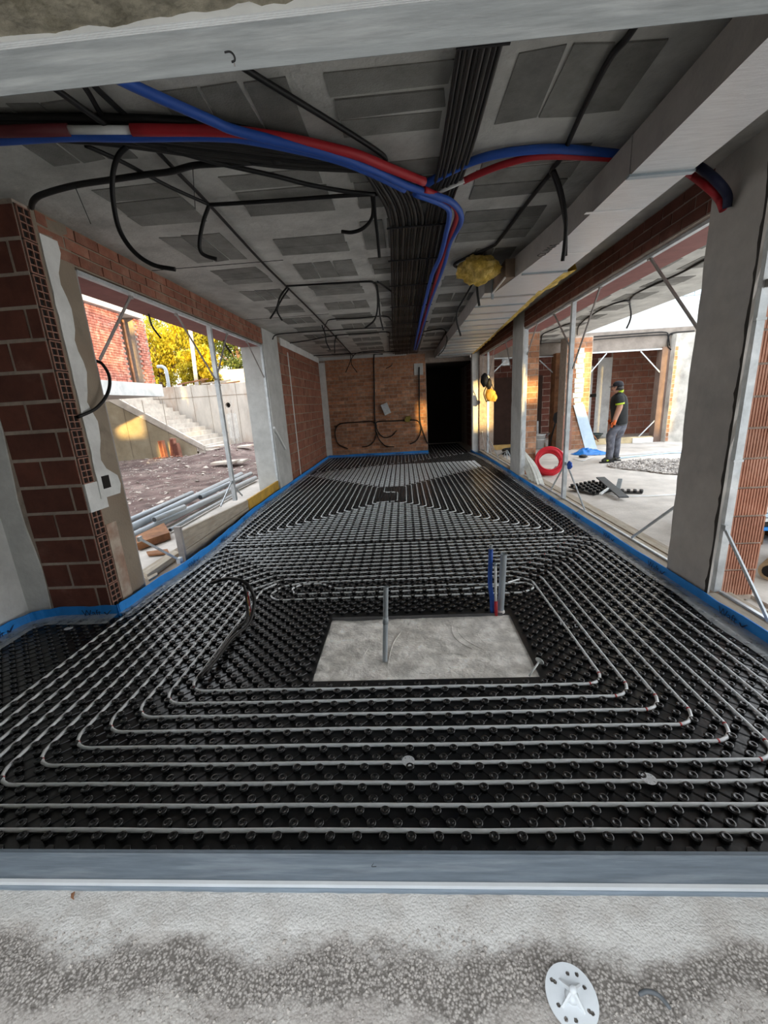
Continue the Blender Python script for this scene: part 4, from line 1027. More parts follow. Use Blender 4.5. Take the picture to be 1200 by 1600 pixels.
for i in range(9):
    y = 4.60+0.7*i/8; V += [(1.63+r.uniform(-.01, .01), y, 2.69), (1.74+r.uniform(-.02, .02), y, 2.71), (1.72, y, 2.80), (1.63, y, 2.80)]
MB().add(V, [(i*4+k, i*4+(k+1) % 4, i*4+4+(k+1) % 4, i*4+4+k) for i in range(8) for k in range(4)]).build('wool_edge', m_wool, dt)
tm = text_mesh('CLIMA', 0.10); tm.materials.append(m_blackb)
place('printed_word', tm, dt, (1.245, 4.02, dz0-.003), (math.pi, 0, -1.45))
place('printed_word', tm, dt, (1.055+.008, 5.18, dz0+.085), (math.pi/2, 0, -1.40), (.9, .7, 1))
# --- lump of glass wool
bm = bmesh.new(); bmesh.ops.create_icosphere(bm, subdivisions=4, radius=1.0)
c = PZ(748, 422, 2.80)
for v in bm.verts:
    d = v.co.normalized(); k = 1 + 0.28*NZ.fractal(d*2.6, 1.0, 2.0, 4) + 0.10*NZ.noise(d*9)
    v.co = Vector((d.x*.20*k, d.y*.17*k, d.z*.12*k))
me = bpy.data.meshes.new('wool_lump'); bm.to_mesh(me); bm.free(); me.materials.append(m_wool)
for p in me.polygons: p.use_smooth = True
o = bpy.data.objects.new('wool_lump', me); COL.objects.link(o); o.location = c; tag(o, 'ragged lump of yellow glass wool hanging at the duct bend', 'insulation')

# ================================================================== THE NEXT ROOM
FZ = -0.005
c2 = MB(); c2.box(4.25, 0.44, CZ, 4.57, 13.6, CZ+0.3)
c2.build('slab_edge', m_ceil, ceil)
lb = MB(); lb.box(LXo, 12.79, 2.62, 9.5, 13.1, 3.14) if False else lb.box(RXo, 12.79, 2.62, 9.5, 13.1, 3.14)
beam = struct('beam', lb, mat('brownish_beam', (.27, .235, .205), .9, .12, 4), label='grey concrete beam over the far openings of the next room')
up = MB(); up.box(3.4, 13.0, 3.14, 10.5, 13.3, 3.95); up.box(3.4, 13.05, 3.95, 10.5, 13.3, 5.6)
upw = struct('wall_upper', up, mat('pale_upper_concrete', (0.66, 0.69, 0.70), .9, .06, 3, (.56, .60, .62), 2, .5, .7), label='pale upper storey wall seen above the beam')
bbm = mat('pale_blue_block', (0.50, 0.60, 0.66), .9, .06, 6, rnd=.06)
for i in range(3):
    for k in range(14):
        x = 4.2+0.42*k+(0.21 if i % 2 else 0); me = brick_mesh(.405, .05, .19)
        key = ('bb',)
        if 'bb' not in blk: q = me.copy(); q.materials.clear(); q.materials.append(bbm); blk['bb'] = q
        place('block', blk['bb'], upw, (x, 13.04, 4.06+0.205*i))
# back wall of the rooms beyond the far openings
bw = MB(); bw.box(2.56, 14.9, -0.1, 9.6, 15.1, 2.95); bw.box(2.56, 12.9, 2.80, 9.6, 15.1, 2.95); bw.box(9.4, 12.9, -0.1, 9.6, 15.1, 2.95)
wall_far = struct('wall_far', bw, m_mortar, label='brick back wall of the rooms beyond the far openings')
bricks(wall_far, (2.60, 14.9, 0.05), (1,0,0), (0,-1,0), 2.9, 2.7, 0.48, 0.205, 0.02, m_brickd, depth=0.05, proud=0.01)
bricks(wall_far, (7.00, 14.9, 0.05), (1,0,0), (0,-1,0), 2.3, 2.7, 0.48, 0.205, 0.02, m_brick, depth=0.05, proud=0.01)
q = MB(); q.box(5.75, 14.86, 0.0, 6.38, 14.92, 2.35); q.box(6.52, 14.85, 0, 6.98, 14.92, 2.60); q.build('plaster_field', m_plaster, wall_far)
bricks(wall_far, (6.38, 14.885, 0.05), (1,0,0), (0,-1,0), 0.14, 2.5, 0.14, 0.12, 0.015, m_brickd, depth=0.05, proud=0.012)
bricks(wall_far, (5.75, 14.885, 2.38), (1,0,0), (0,-1,0), 1.2, 0.40, 0.40, 0.20, 0.015, m_brickd, depth=0.05, proud=0.012)
MB().box(6.30, 14.83, 1.36, 6.52, 14.88, 1.46).build('socket_hole', m_dark, wall_far)
# dark sheet added to paint in the darkness behind the first opening
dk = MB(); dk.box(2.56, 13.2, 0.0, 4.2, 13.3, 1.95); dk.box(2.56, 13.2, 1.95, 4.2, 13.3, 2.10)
struct('wall_darkness', dk, mat('brown_darkness', (.045, .022, .016), .9), label='dark brown sheet painting in the darkness of the unlit opening')
b = MB(); c = PY(790, 566, 13.1); b.box(c.x-.11, c.y-.05, c.z-.09, c.x+.11, c.y+.04, c.z+.09)
o = b.build('meter_box', m_galv, None); tag(o, 'small grey meter box high in the unlit opening', 'box'); MB().box(c.x-.05, c.y-.06, c.z-.05, c.x+.06, c.y-.05, c.z+.06).build('cover', m_white, o)
# piers along the far openings
pb = MB(); pb.box(4.34, 12.55, -0.02, 4.62, 12.9, 2.64); struct('pillar', pb, m_woodb, label='dark brown post beside the sunlit brick pier')
pb = MB(); pb.box(4.36, 11.82, -0.02, 5.02, 12.3, 2.95)
pB = struct('pillar', pb, m_mortar_l, label='brick pier smeared with plaster behind the leaning pale board')
bricks(pB, (4.37, 11.82, 0.02), (1,0,0), (0,-1,0), 0.64, 2.90, 0.32, 0.125, 0.014, m_bricko, depth=0.05, proud=0.008)
q = MB(); r = random.Random(6)
for k in range(12):
    z = 1.15+0.125*k; q.box(4.62+r.uniform(-.05, .03), 11.802, z, 4.80+r.uniform(-.03, .06), 11.815, z+0.135)
q.build('plaster_smear', m_plaster, pB)
q = MB(); q.box(4.352, 11.808, 0, 4.60, 11.816, 0.95); q.build('plaster_smear', m_bricke, pB)
pb = MB(); pb.box(7.34, 12.75, -0.02, 7.56, 13.0, 2.64); struct('pillar', pb, mat('grey_brown_jamb', (.21, .145, .115), .9, .12, 5), label='brown jamb post beside the pale plastered pier')
pb = MB(); pb.box(7.56, 12.55, -0.02, 8.60, 13.0, 2.95)
pC = struct('pillar', pb, mat('mottled_pale_plaster', (.50, .48, .44), .9, .12, 3, (.36, .34, .31), 2.4, .45, .62), label='wide pale plastered pier at the end of the next room')
bricks(pC, (7.562, 12.55, 0.02), (1,0,0), (0,-1,0), 0.09, 2.6, 0.16, 0.125, 0.014, m_bricko, depth=0.04, proud=0.006)
# rails, braces and sills of the far openings
w6 = bpy.data.objects.new('window_6', None); COL.objects.link(w6); w6.location = (6.3, 12.8, 0.1); w6['kind'] = 'structure'; w6['label'] = 'frame with braces in the wide opening behind the worker'
def bp(a, c, nm='brace', m=m_galv, w=.03): b = MB(); b.bar(a, c, w, w*.6, (0,1,0)); return b.build(nm, m, w6)
yv = 12.78
bp(PY(916, 552, yv), PY(1036, 545, yv), 'top_rail', m_galv, .04)
bp(PY(948, 552, yv), PY(920, 585, yv)); bp(PY(1001, 549, yv), PY(1033, 584, yv)); bp(PY(1026, 654, yv), PY(990, 690, yv)); bp(PY(935, 690, 12.5), PY(921, 672, 12.5), 'brace', m_woodb)
MB().box(5.45, 12.72, 0, 7.3, 12.85, 0.17).build('sill_board', mat('pale_yellow_board', (.55, .45, .28), .8), w6)
MB().box(6.72, 12.68, 0, 7.3, 12.76, 0.14).build('sill_foam', m_white, w6)
w7 = bpy.data.objects.new('window_7', None); COL.objects.link(w7); w7.location = (3.4, 12.8, 0.1); w7['kind'] = 'structure'; w7['label'] = 'frame with braces in the openings between the brick piers'
def bq(a, c, nm='brace', m=m_galv, w=.03): b = MB(); b.bar(a, c, w, w*.6, (0,1,0)); return b.build(nm, m, w7)
bq(PY(755, 561, yv), PY(800, 559, yv), 'top_rail'); bq(PY(838, 558, yv), PY(880, 556, yv), 'top_rail')
bq(PY(790, 563, yv), PY(768, 585, yv)); bq(PY(843, 563, yv), PY(870, 588, yv)); bq(PY(866, 670, yv), PY(846, 690, yv)); bq(PY(840, 658, yv), PY(840, 684, yv), 'stub_post', m_galv, .05)
bq(PY(838, 679, yv), PY(868, 677, yv), 'low_rail')
MB().box(2.6, 12.72, 0, 4.2, 12.85, 0.14).build('sill_board', mat('yellow_sill_board', (.50, .33, .12), .8), w7)

# conduits under that ceiling
zc = 2.93
conduit('black conduit running forked along the ceiling of the next room', cz(zc, (1130, 392), (1105, 404), (1060, 428), (1000, 455), (988, 464), (984, 472)) + [PY(986, 490, 7.9), PY(984, 502, 7.9), PY(979, 513, 7.9)], 0.014)
conduit('black conduit branching from the forked one overhead', cz(zc, (985, 474), (977, 470), (950, 478), (920, 495), (908, 505), (903, 513), (902, 523)), 0.013)
conduit('black conduit curving to the slim pillar overhead', cz(zc, (897, 504), (885, 507), (850, 521), (846, 530), (844, 543)), 0.013)
conduit('upper long conduit along the far beam', [PY(x, y, 12.74) for x, y in ((845, 530), (900, 528), (1000, 521), (1038, 519), (1044, 525), (1046, 540))], 0.016)
conduit('conduit end at the beam beside the pale pier', [PY(x, y, 12.74) for x, y in ((1085, 517), (1052, 520), (1045, 526), (1043, 540), (1049, 547))], 0.016)
conduit('lower long conduit along the far beam', [PY(x, y, 12.74) for x, y in ((842, 536), (900, 533), (1000, 525), (1085, 521))], 0.014)
conduit('conduit slanting inside the opening behind the worker', [PY(x, y, 13.5) for x, y in ((905, 548), (930, 546), (960, 540), (1038, 529))], 0.014)

# ---- things on that floor
# red coil
ct = PY(858, 721, 8.22); o = MB(); P = []; r = random.Random(4); R3 = Matrix.Rotation(math.radians(-24), 3, 'X') @ Matrix.Rotation(math.radians(-12), 3, 'Z')
for i in range(9*36+1):
    a = 2*math.pi*i/36; t = i/(9*36); rad = 0.262 - 0.030*((i//36) % 3) - .006*math.sin(t*20); dy = -0.10+0.20*((i//36)//3)/2 + .012*math.sin(a*2+t*9)
    P.append(ct + R3 @ Vector((rad*math.cos(a), dy, rad*math.sin(a))))
coil = o.tube(P, 0.0185, 7).build('pipe_coil', mat('bright_red_conduit', (.62, .012, .03), .45, .05), None, (ct.x, ct.y, 0)); tag(coil, 'coil of bright red conduit leaning beside the brick pier', 'pipe coil')
MB().tube([ct + R3 @ Vector((.06, 0, -.20)), ct + R3 @ Vector((.13, -.02, -.12))], .03, 10).build('pipe_end', m_white, coil)
# white strips leaning out of the opening
for k in range(5):
    tp = PX(811+2.0*k, 699+1.5*k, 2.30+.01*k); bt_ = PZ(829+4.6*k, 752+1.6*k-abs(k-3)*1.0, 0.09)
    mid = tp.lerp(bt_, .45)+Vector((.015*k, -.02, -.03)); b = MB(); L = smoothpath([tp, mid, bt_], 8); V = []; F = []
    for i, p in enumerate(L):
        w = 0.012+0.022*min(1, i/6); d = Vector((.92, -.38, 0)); n_ = Vector((.3, .75, .5)).normalized()*.008
        V += [p-d*w-n_, p+d*w-n_, p+d*w+n_, p-d*w+n_]
    for i in range(len(L)-1):
        for q in range(4): F.append((i*4+q, i*4+(q+1) % 4, i*4+4+(q+1) % 4, i*4+4+q))
    F += [(0, 3, 2, 1), (len(V)-4, len(V)-3, len(V)-2, len(V)-1)]
    o = b.add(V, F).build('foam_strip', mat('white_foam', (.74, .76, .72), .7) if k == 0 else MATS['white_foam'], None)
    tag(o, ['white foam strip leaning nearest the brick pier', 'second white foam strip leaning in the middle opening', 'third white foam strip leaning in the middle opening', 'fourth white foam strip leaning in the middle opening', 'outermost white foam strip leaning in the middle opening'][0 if k == 4 else 4-k], 'foam strip', 'white strips leaning in the middle opening')
b = MB(); a = PZ(846, 735, .02); b.obox(a+Vector((.02, .02, .02)), (.5, -.85, .1), (.85, .5, 0), (0, 0, 1), .18, .05, .012)
o = b.build('flat_offcut', m_wood, None); tag(o, 'flat brown offcut lying behind the white strips', 'board')
# bucket stack
c = PZ(843, 701, 0); o = MB()
bk = thing('bucket_stack', 'stack of white plastic buckets behind the red coil', 'bucket', (c.x, c.y, 0))
for k in range(2):
    z = .13*k; MB().lathe([(.12, z), (.15, z+.26), (.158, z+.26), (.158, z+.29), (.145, z+.29), (.115, z+.02), (0, z+.02)], (c.x, c.y, 0), 18).build('bucket', m_white, bk)
# black hoses and grey loops beyond the slim pillar
c = PZ(778, 711, 0.04); b = MB()
P = []
for i in range(5*24+1):
    a = 2*math.pi*i/24; k = i/24; P.append(Vector((c.x+.48+(.30-.012*(i//24 % 3))*math.cos(a), c.y+.25+(.30-.01*(i//24 % 2))*math.sin(a), .03+.028*(i//24))))
o = b.tube(P, .018, 7).build('hose_coil', m_black, None); tag(o, 'black conduit coil lying beyond the slim pillar', 'pipe coil')
b = MB(); c2_ = PZ(788, 716, 0.03)
b.tube(smoothpath([c2_+Vector((-.1, .4, 0)), c2_+Vector((0, .2, .12)), c2_+Vector((.05, 0, .16)), c2_+Vector((.0, -.3, .0))], 6), .014, 7)
b.tube(smoothpath([c2_+Vector((.05, .3, 0)), c2_+Vector((.08, .1, .18)), c2_+Vector((.1, -.1, .10)), c2_+Vector((.1, -.35, .0))], 6), .014, 7)
o = b.build('grey_conduit_loop', m_pvc, None); tag(o, 'loose grey conduit loops beside the black coil', 'conduit')
# pouch hanging on the farthest steel post
pt = thing('tool_belt', 'black tool belt with yellow leather pouches hung on the farthest post', 'tool belt', (RX+.05, 11.33, 1.5))
def blob(nm, c, s, m, parent, seed=1, amp=.18):
    bm = bmesh.new(); bmesh.ops.create_icosphere(bm, subdivisions=3, radius=1.0)
    for v in bm.verts:
        d = v.co.normalized(); k = 1+amp*NZ.fractal(d*2.2+Vector((seed, 0, 0)), 1, 2, 3); v.co = Vector((d.x*s[0]*k, d.y*s[1]*k, d.z*s[2]*k))
    me = bpy.data.meshes.new(nm); bm.to_mesh(me); bm.free(); me.materials.append(m)
    for p in me.polygons: p.use_smooth = True
    o = bpy.data.objects.new(nm, me); COL.objects.link(o); o.parent = parent; o.location = Vector(c)-(wloc(parent) if parent else Vector()); return o
yp = 11.27
def yy(px, py): return PY(px, py, yp)
blob('folded_jacket', yy(757, 594), (.10, .06, .17), m_black, pt, 3); blob('belt', yy(764, 600), (.07, .05, .14), m_black, pt, 5)
m_leather = mat('yellow_leather', (.55, .30, .05), .7, .15, 8)
blob('pouch', yy(766, 617), (.13, .06, .16), m_leather, pt, 7, .25); blob('pouch', yy(772, 621), (.08, .07, .10), m_leather, pt, 9, .3)
MB().tube(smoothpath([yy(760, 604), yy(756, 615), yy(760, 628)], 5), .014, 6).build('strap', m_black, pt)
MB().tube(smoothpath([yy(768, 600), yy(773, 612), yy(774, 618)], 5), .012, 6).build('strap', m_black, pt)
# long black tool leaning by the brown post
b = MB(); a = PY(857, 698, 12.2); a.z = 0.02; c = PY(868, 660, 12.42)
o = b.tube([a, c], .022, 8).build('shovel', m_black, None); tag(o, 'black shovel leaning at the dark brown post', 'shovel')
b = MB(); d = (c-a).normalized(); s_ = d.cross(Vector((0, 1, 0))).normalized(); b.prism([c-d*.02+s_*.03, c+s_*.10+d*.08, c+s_*.10+d*.24, c+d*.34, c-s_*.10+d*.24, c-s_*.10+d*.08, c-d*.02-s_*.03], (0, .012, 0)); b.build('blade', m_blackb, o)
# leaning pale board and blue sheet
A, B_, Cq, D = PY(896, 633, 11.76), PY(912, 631, 11.76), PZ(933, 701, 0.005), PZ(914.5, 702, 0.005)
b = MB(); nrm = (B_-A).cross(D-A).normalized()*0.02; b.prism([A, B_, Cq, D], nrm)
o = b.build('leaning_board', mat('pale_blue_board', (.52, .66, .78), .5, .04, 5, (.62, .72, .78), 3), None); tag(o, 'pale blue board leaning against the brick pier by the worker', 'board')
b = MB(); n = 40
ca = PZ(920, 709, 0)
def tz(x, y):
    u, v = (x-ca.x)/.42, (y-ca.y)/.34; e = max(0, 1-(u*u+v*v)*(1+.4*fbm(x, y, 4))); return 0.002+e*(0.09+.11*abs(fbm(x, y, 5, 4)))
g = grid(ca.x-.48, ca.x+.42, ca.y-.34, ca.y+.40, 40, 34, tz)
keep = [f for f in g.f if sum(g.v[i][2] for i in f)/4 > 0.006]; g.f = keep; g.sm = [True]*len(keep)
o = g.build('plastic_sheet', mat('bright_blue_sheet', (.015, .20, .62), .4, .12, 9), None); tag(o, 'crumpled bright blue plastic sheet on the floor by the pale board', 'sheet')
o = blob('rubber_glove', PZ(911, 713, .03), (.10, .07, .04), m_black2, None, 2); tag(o, 'dark crumpled glove lying in front of the blue sheet', 'glove')
b = MB(); c = PY(936, 678, 12.3); 
o = MB().lathe([(.22, 0), (.30, .14), (.32, .14), (.32, .16), (.28, .16), (.20, .02), (0, .02)], (c.x, c.y+.1, 0.17), 18).build('mortar_tub', mat('dark_green_tub', (.02, .035, .035), .5), None); tag(o, 'dark mortar tub standing on the sill behind the worker', 'tub'); o.location.z = 0.17; o.location.y = 12.80
# offcuts of the heating mat
c = PZ(928, 766, 0.0); mo = thing('mat_offcut', 'black studded mat offcut lying on the next room floor', 'mat offcut', (c.x, c.y, 0))
rot = Matrix.Rotation(0.5, 3, 'Z'); tl = Matrix.Rotation(.10, 3, 'X')
b = MB(); b.obox(Vector((c.x, c.y, .035)), rot @ tl @ Vector((1,0,0)), rot @ tl @ Vector((0,1,0)), rot @ tl @ Vector((0,0,1)), .30, .24, .012); b.build('base_sheet', m_mat, mo)
for i in range(6):
    for j in range(5):
        p = rot @ tl @ Vector((-.25+.1*i+(.05 if j % 2 else 0)-.02, -.2+.1*j, .012)); place('nub', me1, mo, Vector((c.x, c.y, .035))+p, (.1, 0, 0), (1.5, 1.5, 1.8))
c = PZ(985, 770, 0.0); mo = thing('mat_offcut', 'small black studded strip at the end of the offcut heap', 'mat offcut', (c.x, c.y, 0))
b = MB(); b.obox((c.x, c.y, .012), (.9,-.3,0), (.3,.9,0), (0,0,1), .16, .06, .01); b.build('base_sheet', m_mat, mo)
for i in range(4):
    for j in range(2): place('nub', me1, mo, (c.x-.12+.08*i+.03*j, c.y+.04-.03*i+.06*j-.03, .02), (0,0,0), (1.4, 1.4, 1.4))
A, B_ = PZ(938, 746, .16), PZ(975, 777, .05); o = MB().bar(A, B_, .13, .018).build('dark_plank', mat('dark_grey_board', (.045, .05, .055), .6), None); tag(o, 'dark grey flat strip lying across the mat offcuts', 'board')
A, B_ = PZ(965, 765, .06), PZ(969, 750, .16); o = MB().bar(A, B_, .06, .05).build('grey_block', mat('mid_grey_block', (.16, .18, .19), .6), None); tag(o, 'grey upright offcut standing in the mat heap', 'offcut')
A, B_ = PZ(938, 772, .08), PZ(955, 760, .10); o = MB().bar(A, B_, .035, .02).build('grey_batten', m_galv, None); tag(o, 'thin grey batten lying on the mat heap', 'batten')
o = conduit('loose end of grey white pipe trailing from the mat heap', cz(0.012, (950, 771), (975, 775), (1010, 775), (1050, 773), (1090, 772)), 0.0085, m_pipe, 'pipe_offcut', 'pipe')
o = conduit('bent end of grey white pipe in front of the blue sheet', cz(0.012, (895, 717), (910, 720), (918, 717), (928, 714)), 0.0085, m_pipe, 'pipe_offcut', 'pipe')
o = conduit('white pipe trailing along the gravel', cz(0.014, (965, 711), (1000, 709), (1040, 705), (1075, 703)), 0.014, m_white, 'pipe_offcut', 'pipe')
o = conduit('pale blue pipe trailing along the gravel', cz(0.014, (965, 716), (1000, 712), (1040, 708), (1075, 707)), 0.014, mat('pale_blue_pipe', (.45, .62, .75), .5), 'pipe_offcut', 'pipe')
# gravel
b = MB(); r = random.Random(31)
def rock(b, c, s, r, flat=.6):
    V = []
    for (x, y, z) in ((1,0,0),(-1,0,0),(0,1,0),(0,-1,0),(0,0,1),(0,0,-1)):
        k = s*r.uniform(.6, 1.2); V.append((c[0]+x*k+r.uniform(-s,s)*.3, c[1]+y*k+r.uniform(-s,s)*.3, c[2]+z*k*flat+r.uniform(-s,s)*.15))
    b.add(V, [(0,2,4),(2,1,4),(1,3,4),(3,0,4),(2,0,5),(1,2,5),(3,1,5),(0,3,5)])
ctr = PZ(1046, 729, 0)
for k in range(2600):
    a = r.uniform(0, 6.283); t = math.sqrt(r.random()); x = ctr.x + 0.95*t*math.cos(a)*(1+.2*math.sin(a*3)) ; y = ctr.y + 0.95*t*math.sin(a)
    rock(b, (x, y, .02+.05*(1-t)*r.random()), r.uniform(.018, .045), r)
o = b.build('gravel', mat('pale_gravel', (.50, .46, .42), .95, .3, 9, (.30, .27, .25), 12, .5, .55), None); tag(o, 'patch of pale loose gravel on the next room floor', 'gravel', kind='stuff')
# at the picture edge behind the ribbed pier
c = PZ(1203, 893, 0.08); o = MB(); A = c+Vector((.0, 0, .0)); B_ = c+Vector((.55, .45, 0))
ctb = MB().tube([A, B_], .075, 16).build('cardboard_tube', mat('cardboard', (.42, .29, .17), .9), None); tag(ctb, 'brown cardboard tube lying behind the ribbed brick pier', 'tube')
d = (A-B_).normalized(); MB().tube([A+d*.002, A+d*.004], .05, 14).build('bore', m_dark, ctb)
c = PZ(1204, 876, 0.0); o = MB()
bs = thing('board_stack', 'stack of blue and white foam boards behind the ribbed pier', 'boards', (c.x+.3, c.y+.5, 0))
for k in range(5): MB().box(c.x-.02+.01*k, c.y+.35, .16+.045*k, c.x+.8, c.y+1.2, .195+.045*k).build('foam_board', [m_blue, m_black, m_white, MATS['pale_blue_board'], m_white][k], bs)
for k in range(2): MB().box(c.x+.1+.4*k, c.y+.4, 0.0, c.x+.25+.4*k, c.y+1.1, .16).build('bearer', m_woodb, bs)
o = MB(); c = PX(890, 727, RX+.05); o = blob('blue_tie', c, (.028, .05, .055), m_bluep, None, 4, .35); tag(o, 'small blue cloth tied round the middle steel post', 'cloth')

# ================================================================== THE YARD
def gz(x, y):
    d = 0.05*fbm(x, y, .5, 3) + 0.035*fbm(x, y, 2.2, 4)
    if x > -3.7: d *= max(0, (-3.1-x)/.6)
    rise = 0.10*max(0, min(1, (-5-x)/3)) * 0
    m = 0.38*math.exp(-((x+6.6)**2/1.6+(y-16.8)**2/5)) + 0.20*math.exp(-((x+6.2)**2/2+(y-14.2)**2/1.5)) + 0.12*math.exp(-((x+9.5)**2/3+(y-14.6)**2/.8))
    return -0.06 + d + m
g = grid(-22, -2.83, 0.5, 19.0, 190, 190, gz)
ground = g.build('ground', m_dirt, None, (-10, 9, 0)); ground['kind'] = 'structure'; ground['label'] = 'purplish brown earth of the yard'
ap = MB(); ap.box(-3.55, 3.0, -.2, LXo+.01, 9.5, -.015); struct('path', ap, m_floor, label='pale concrete strip outside the yard opening')
# rubble: bigger stones one by one, the small ones as stuff
r = random.Random(17); stm = []
for k in range(6):
    b = MB(); rock(b, (0, 0, 0), 1.0, r, .55); me = b.mesh('stone'); me.materials.append(m_stone); stm.append(me)
rub = thing('rubble', 'broken stones strewn over the earth of the yard', 'rubble', (-6.5, 14, 0))
n = 0
while n < 130:
    px, py = r.uniform(195, 425), r.uniform(704, 800); p = PZ(px, py, 0)
    if p.y > 15.7 and p.x < -8.2: continue
    if p.y > 18.2 or p.x > -4.0: continue
    if r.random() > (1.0 if py < 735 else .5): continue
    s = r.uniform(.02, .07); place('stone', stm[n % 6], rub, (p.x, p.y, gz(p.x, p.y)+s*.25), (r.uniform(-.3,.3), r.uniform(-.3,.3), r.uniform(0, 6)), (s*1.5, s, s)); n += 1
b = MB()
for k in range(2600):
    x, y = r.uniform(-11, -3.7), r.uniform(5, 17); rock(b, (x, y, gz(x, y)+.005), r.uniform(.01, .03), r)
q = b.build('small_stones', m_stone, rub); q['kind'] = 'stuff'
# flat stone slabs lying on the earth
for k, (px, py, w, l) in enumerate(((352, 722, .42, .2), (372, 720, .3, .2), (340, 709, .35, .25), (385, 706, .3, .2))):
    c = PZ(px, py, .1); c.z = gz(c.x, c.y)+.06; b = MB(); b.prism([c+Vector((-w, -l*.6, 0)), c+Vector((w*.7, -l, .02)), c+Vector((w, l*.5, .05)), c+Vector((-.2*w, l, .04)), c+Vector((-w*.9, l*.6, .02))], (0, 0, .06))
    o = b.build('stone_slab', m_yardc, None); tag(o, ['largest pale broken slab lying on the yard earth', 'small broken slab beside the largest one', 'broken slab lying near the foot of the stairs', 'broken slab lying below the retaining wall'][k], 'slab')
# retaining wall with drain hole
rw = MB()
hx, hz, hr = PY(356, 633, 18.7).x, PY(356, 633, 18.7).z, 0.13
x0, x1 = -18.0, -6.62
rw.box(x0, 18.7, -.3, hx-hr, 19.0, 2.80); rw.box(hx+hr, 18.7, -.3, x1, 19.0, 2.80); rw.box(hx-hr, 18.7, -.3, hx+hr, 19.0, hz-hr); rw.box(hx-hr, 18.7, hz+hr, hx+hr, 19.0, 2.80)
n = 20
for k in range(n):
    a, c = 2*math.pi*k/n, 2*math.pi*(k+1)/n
    def sq(t): m_ = max(abs(math.cos(t)), abs(math.sin(t))); return math.cos(t)/m_*hr, math.sin(t)/m_*hr
    p, q = sq(a), sq(c)
    rw.add([(hx+hr*.9*math.cos(a), 18.70, hz+hr*.9*math.sin(a)), (hx+hr*.9*math.cos(c), 18.70, hz+hr*.9*math.sin(c)), (hx+q[0], 18.70, hz+q[1]), (hx+p[0], 18.70, hz+p[1]), (hx+hr*.9*math.cos(a), 18.95, hz+hr*.9*math.sin(a)), (hx+hr*.9*math.cos(c), 18.95, hz+hr*.9*math.sin(c))], [(0, 3, 2, 1), (0, 1, 5, 4)])
rwall = struct('wall_yard', rw, m_yardc, label='tall concrete retaining wall with a round drain hole')
j = MB(); j.box(x0, 18.685, 2.30, x1, 18.70, 2.315)
for x in (-7.35, -8.6, -9.35, -10.1, -10.9): j.box(x, 18.69, 0, x+.012, 18.702, 2.8)
j.build('formwork_seam', m_oldconc, rwall)
MB().box(hx-hr, 18.9, hz-hr, hx+hr, 18.99, hz+hr).build('hole_depth', m_dark, rwall)
b = MB(); st = mat('lime_streak', (.64, .63, .60), .9, .1, 8); sd = mat('dark_streak', (.30, .26, .23), .9, .1, 8)
for k in range(9):
    x = hx-.12+.05*k; b.box(x, 18.694, .2+r.uniform(0, .3), x+r.uniform(.02, .045), 18.701, hz-.30-r.uniform(0, .1))
b.build('lime_streaks', st, rwall)
MB().box(hx+.10, 18.692, .1, hx+.13, 18.702, hz-.2).build('dark_streak', sd, rwall)
# dry-stone end beside the retaining wall
dse = thing('stone_stack', 'rough stacked stones at the end of the retaining wall', 'stones', (-6.2, 18.9, 0))
for k in range(22):
    z = .1+.27*(k//2); place('stone', stm[k % 6], dse, (-6.16+.3*(k % 2)+r.uniform(-.05,.05), 18.75, z), (0, 0, r.uniform(0,6)), (.22, .2, .22))
# stairs along the retaining wall, on a sloping wall
stn = thing('staircase', 'concrete staircase rising along the retaining wall under the red brick storey', 'stairs', (-9.6, 17.0, 0))
xb, xt = -7.55, -11.6; nst = 15
for k in range(nst):
    xa = xb + (xt-xb)*k/nst; xc = xb + (xt-xb)*(k+1)/nst; z0 = 2.62*k/nst; z1 = 2.62*(k+1)/nst
    b = MB(); b.box(min(xa, xc)-.02, 16.02, max(0, z0-.20), max(xa, xc), 18.55, z1)
    b.build('step', m_stairc, stn)
b = MB(); b.prism([(-8.18, 16.0, 0.30), (-8.18, 16.0, -.2), (-14.5, 16.0, -.2), (-14.5, 16.0, 2.3), (-11.3, 16.0, 2.22)], (0, .25, 0))
b.build('side_wall', mat('olive_shaded_concrete', (.30, .25, .17), .9, .12, 1.5, (.38, .33, .24), 1.2, .45, .65), stn)  # olive colour has the shade on this wall mixed in
b = MB(); b.prism([(-7.9, 15.97, 0.20), (-7.9, 15.97, 0.40), (-11.4, 15.97, 2.62), (-11.4, 15.97, 2.32)], (0, .12, 0)); b.build('stringer', m_stairc, stn)
b = MB()
for x in (-9.2, -10.0, -10.8, -11.6): b.box(x, 15.985, 0, x+.012, 16.01, 2.2)
b.build('formwork_seam', m_oldconc, stn)
# broken hollow bricks heaped before the stairs
for k, (px, py, w, h, t) in enumerate(((257, 704, .16, .42, .05), (271, 704, .15, .46, -.12), (279, 705, .22, .34, .08))):
    c = PY(px, py+7, 15.55); c.z = 0.0; b = MB(); ax = Vector((math.cos(t), 0, math.sin(t))); az = Vector((-math.sin(t), 0, math.cos(t)))
    b.obox(c+az*h*.8, ax, (0,1,0), az, w*.5, .10, h*.8)
    o = b.build('hollow_brick', m_brick, None); tag(o, ['narrow hollow brick standing upright in the broken heap', 'tall hollow brick tilted in the broken heap', 'wide hollow brick at the stair side of the broken heap'][k], 'brick', 'broken bricks before the stairs')
    MB().obox(c+az*h*.8-Vector((0, .102, 0)), ax, (0,1,0), az, w*.3, .004, h*.7).build('open_cell', m_brickd, o)
b = MB()
for k in range(90):
    p = PZ(r.uniform(236, 285), r.uniform(706, 719), 0); rock(b, (p.x, p.y, gz(p.x, p.y)+.03), r.uniform(.03, .09), r)
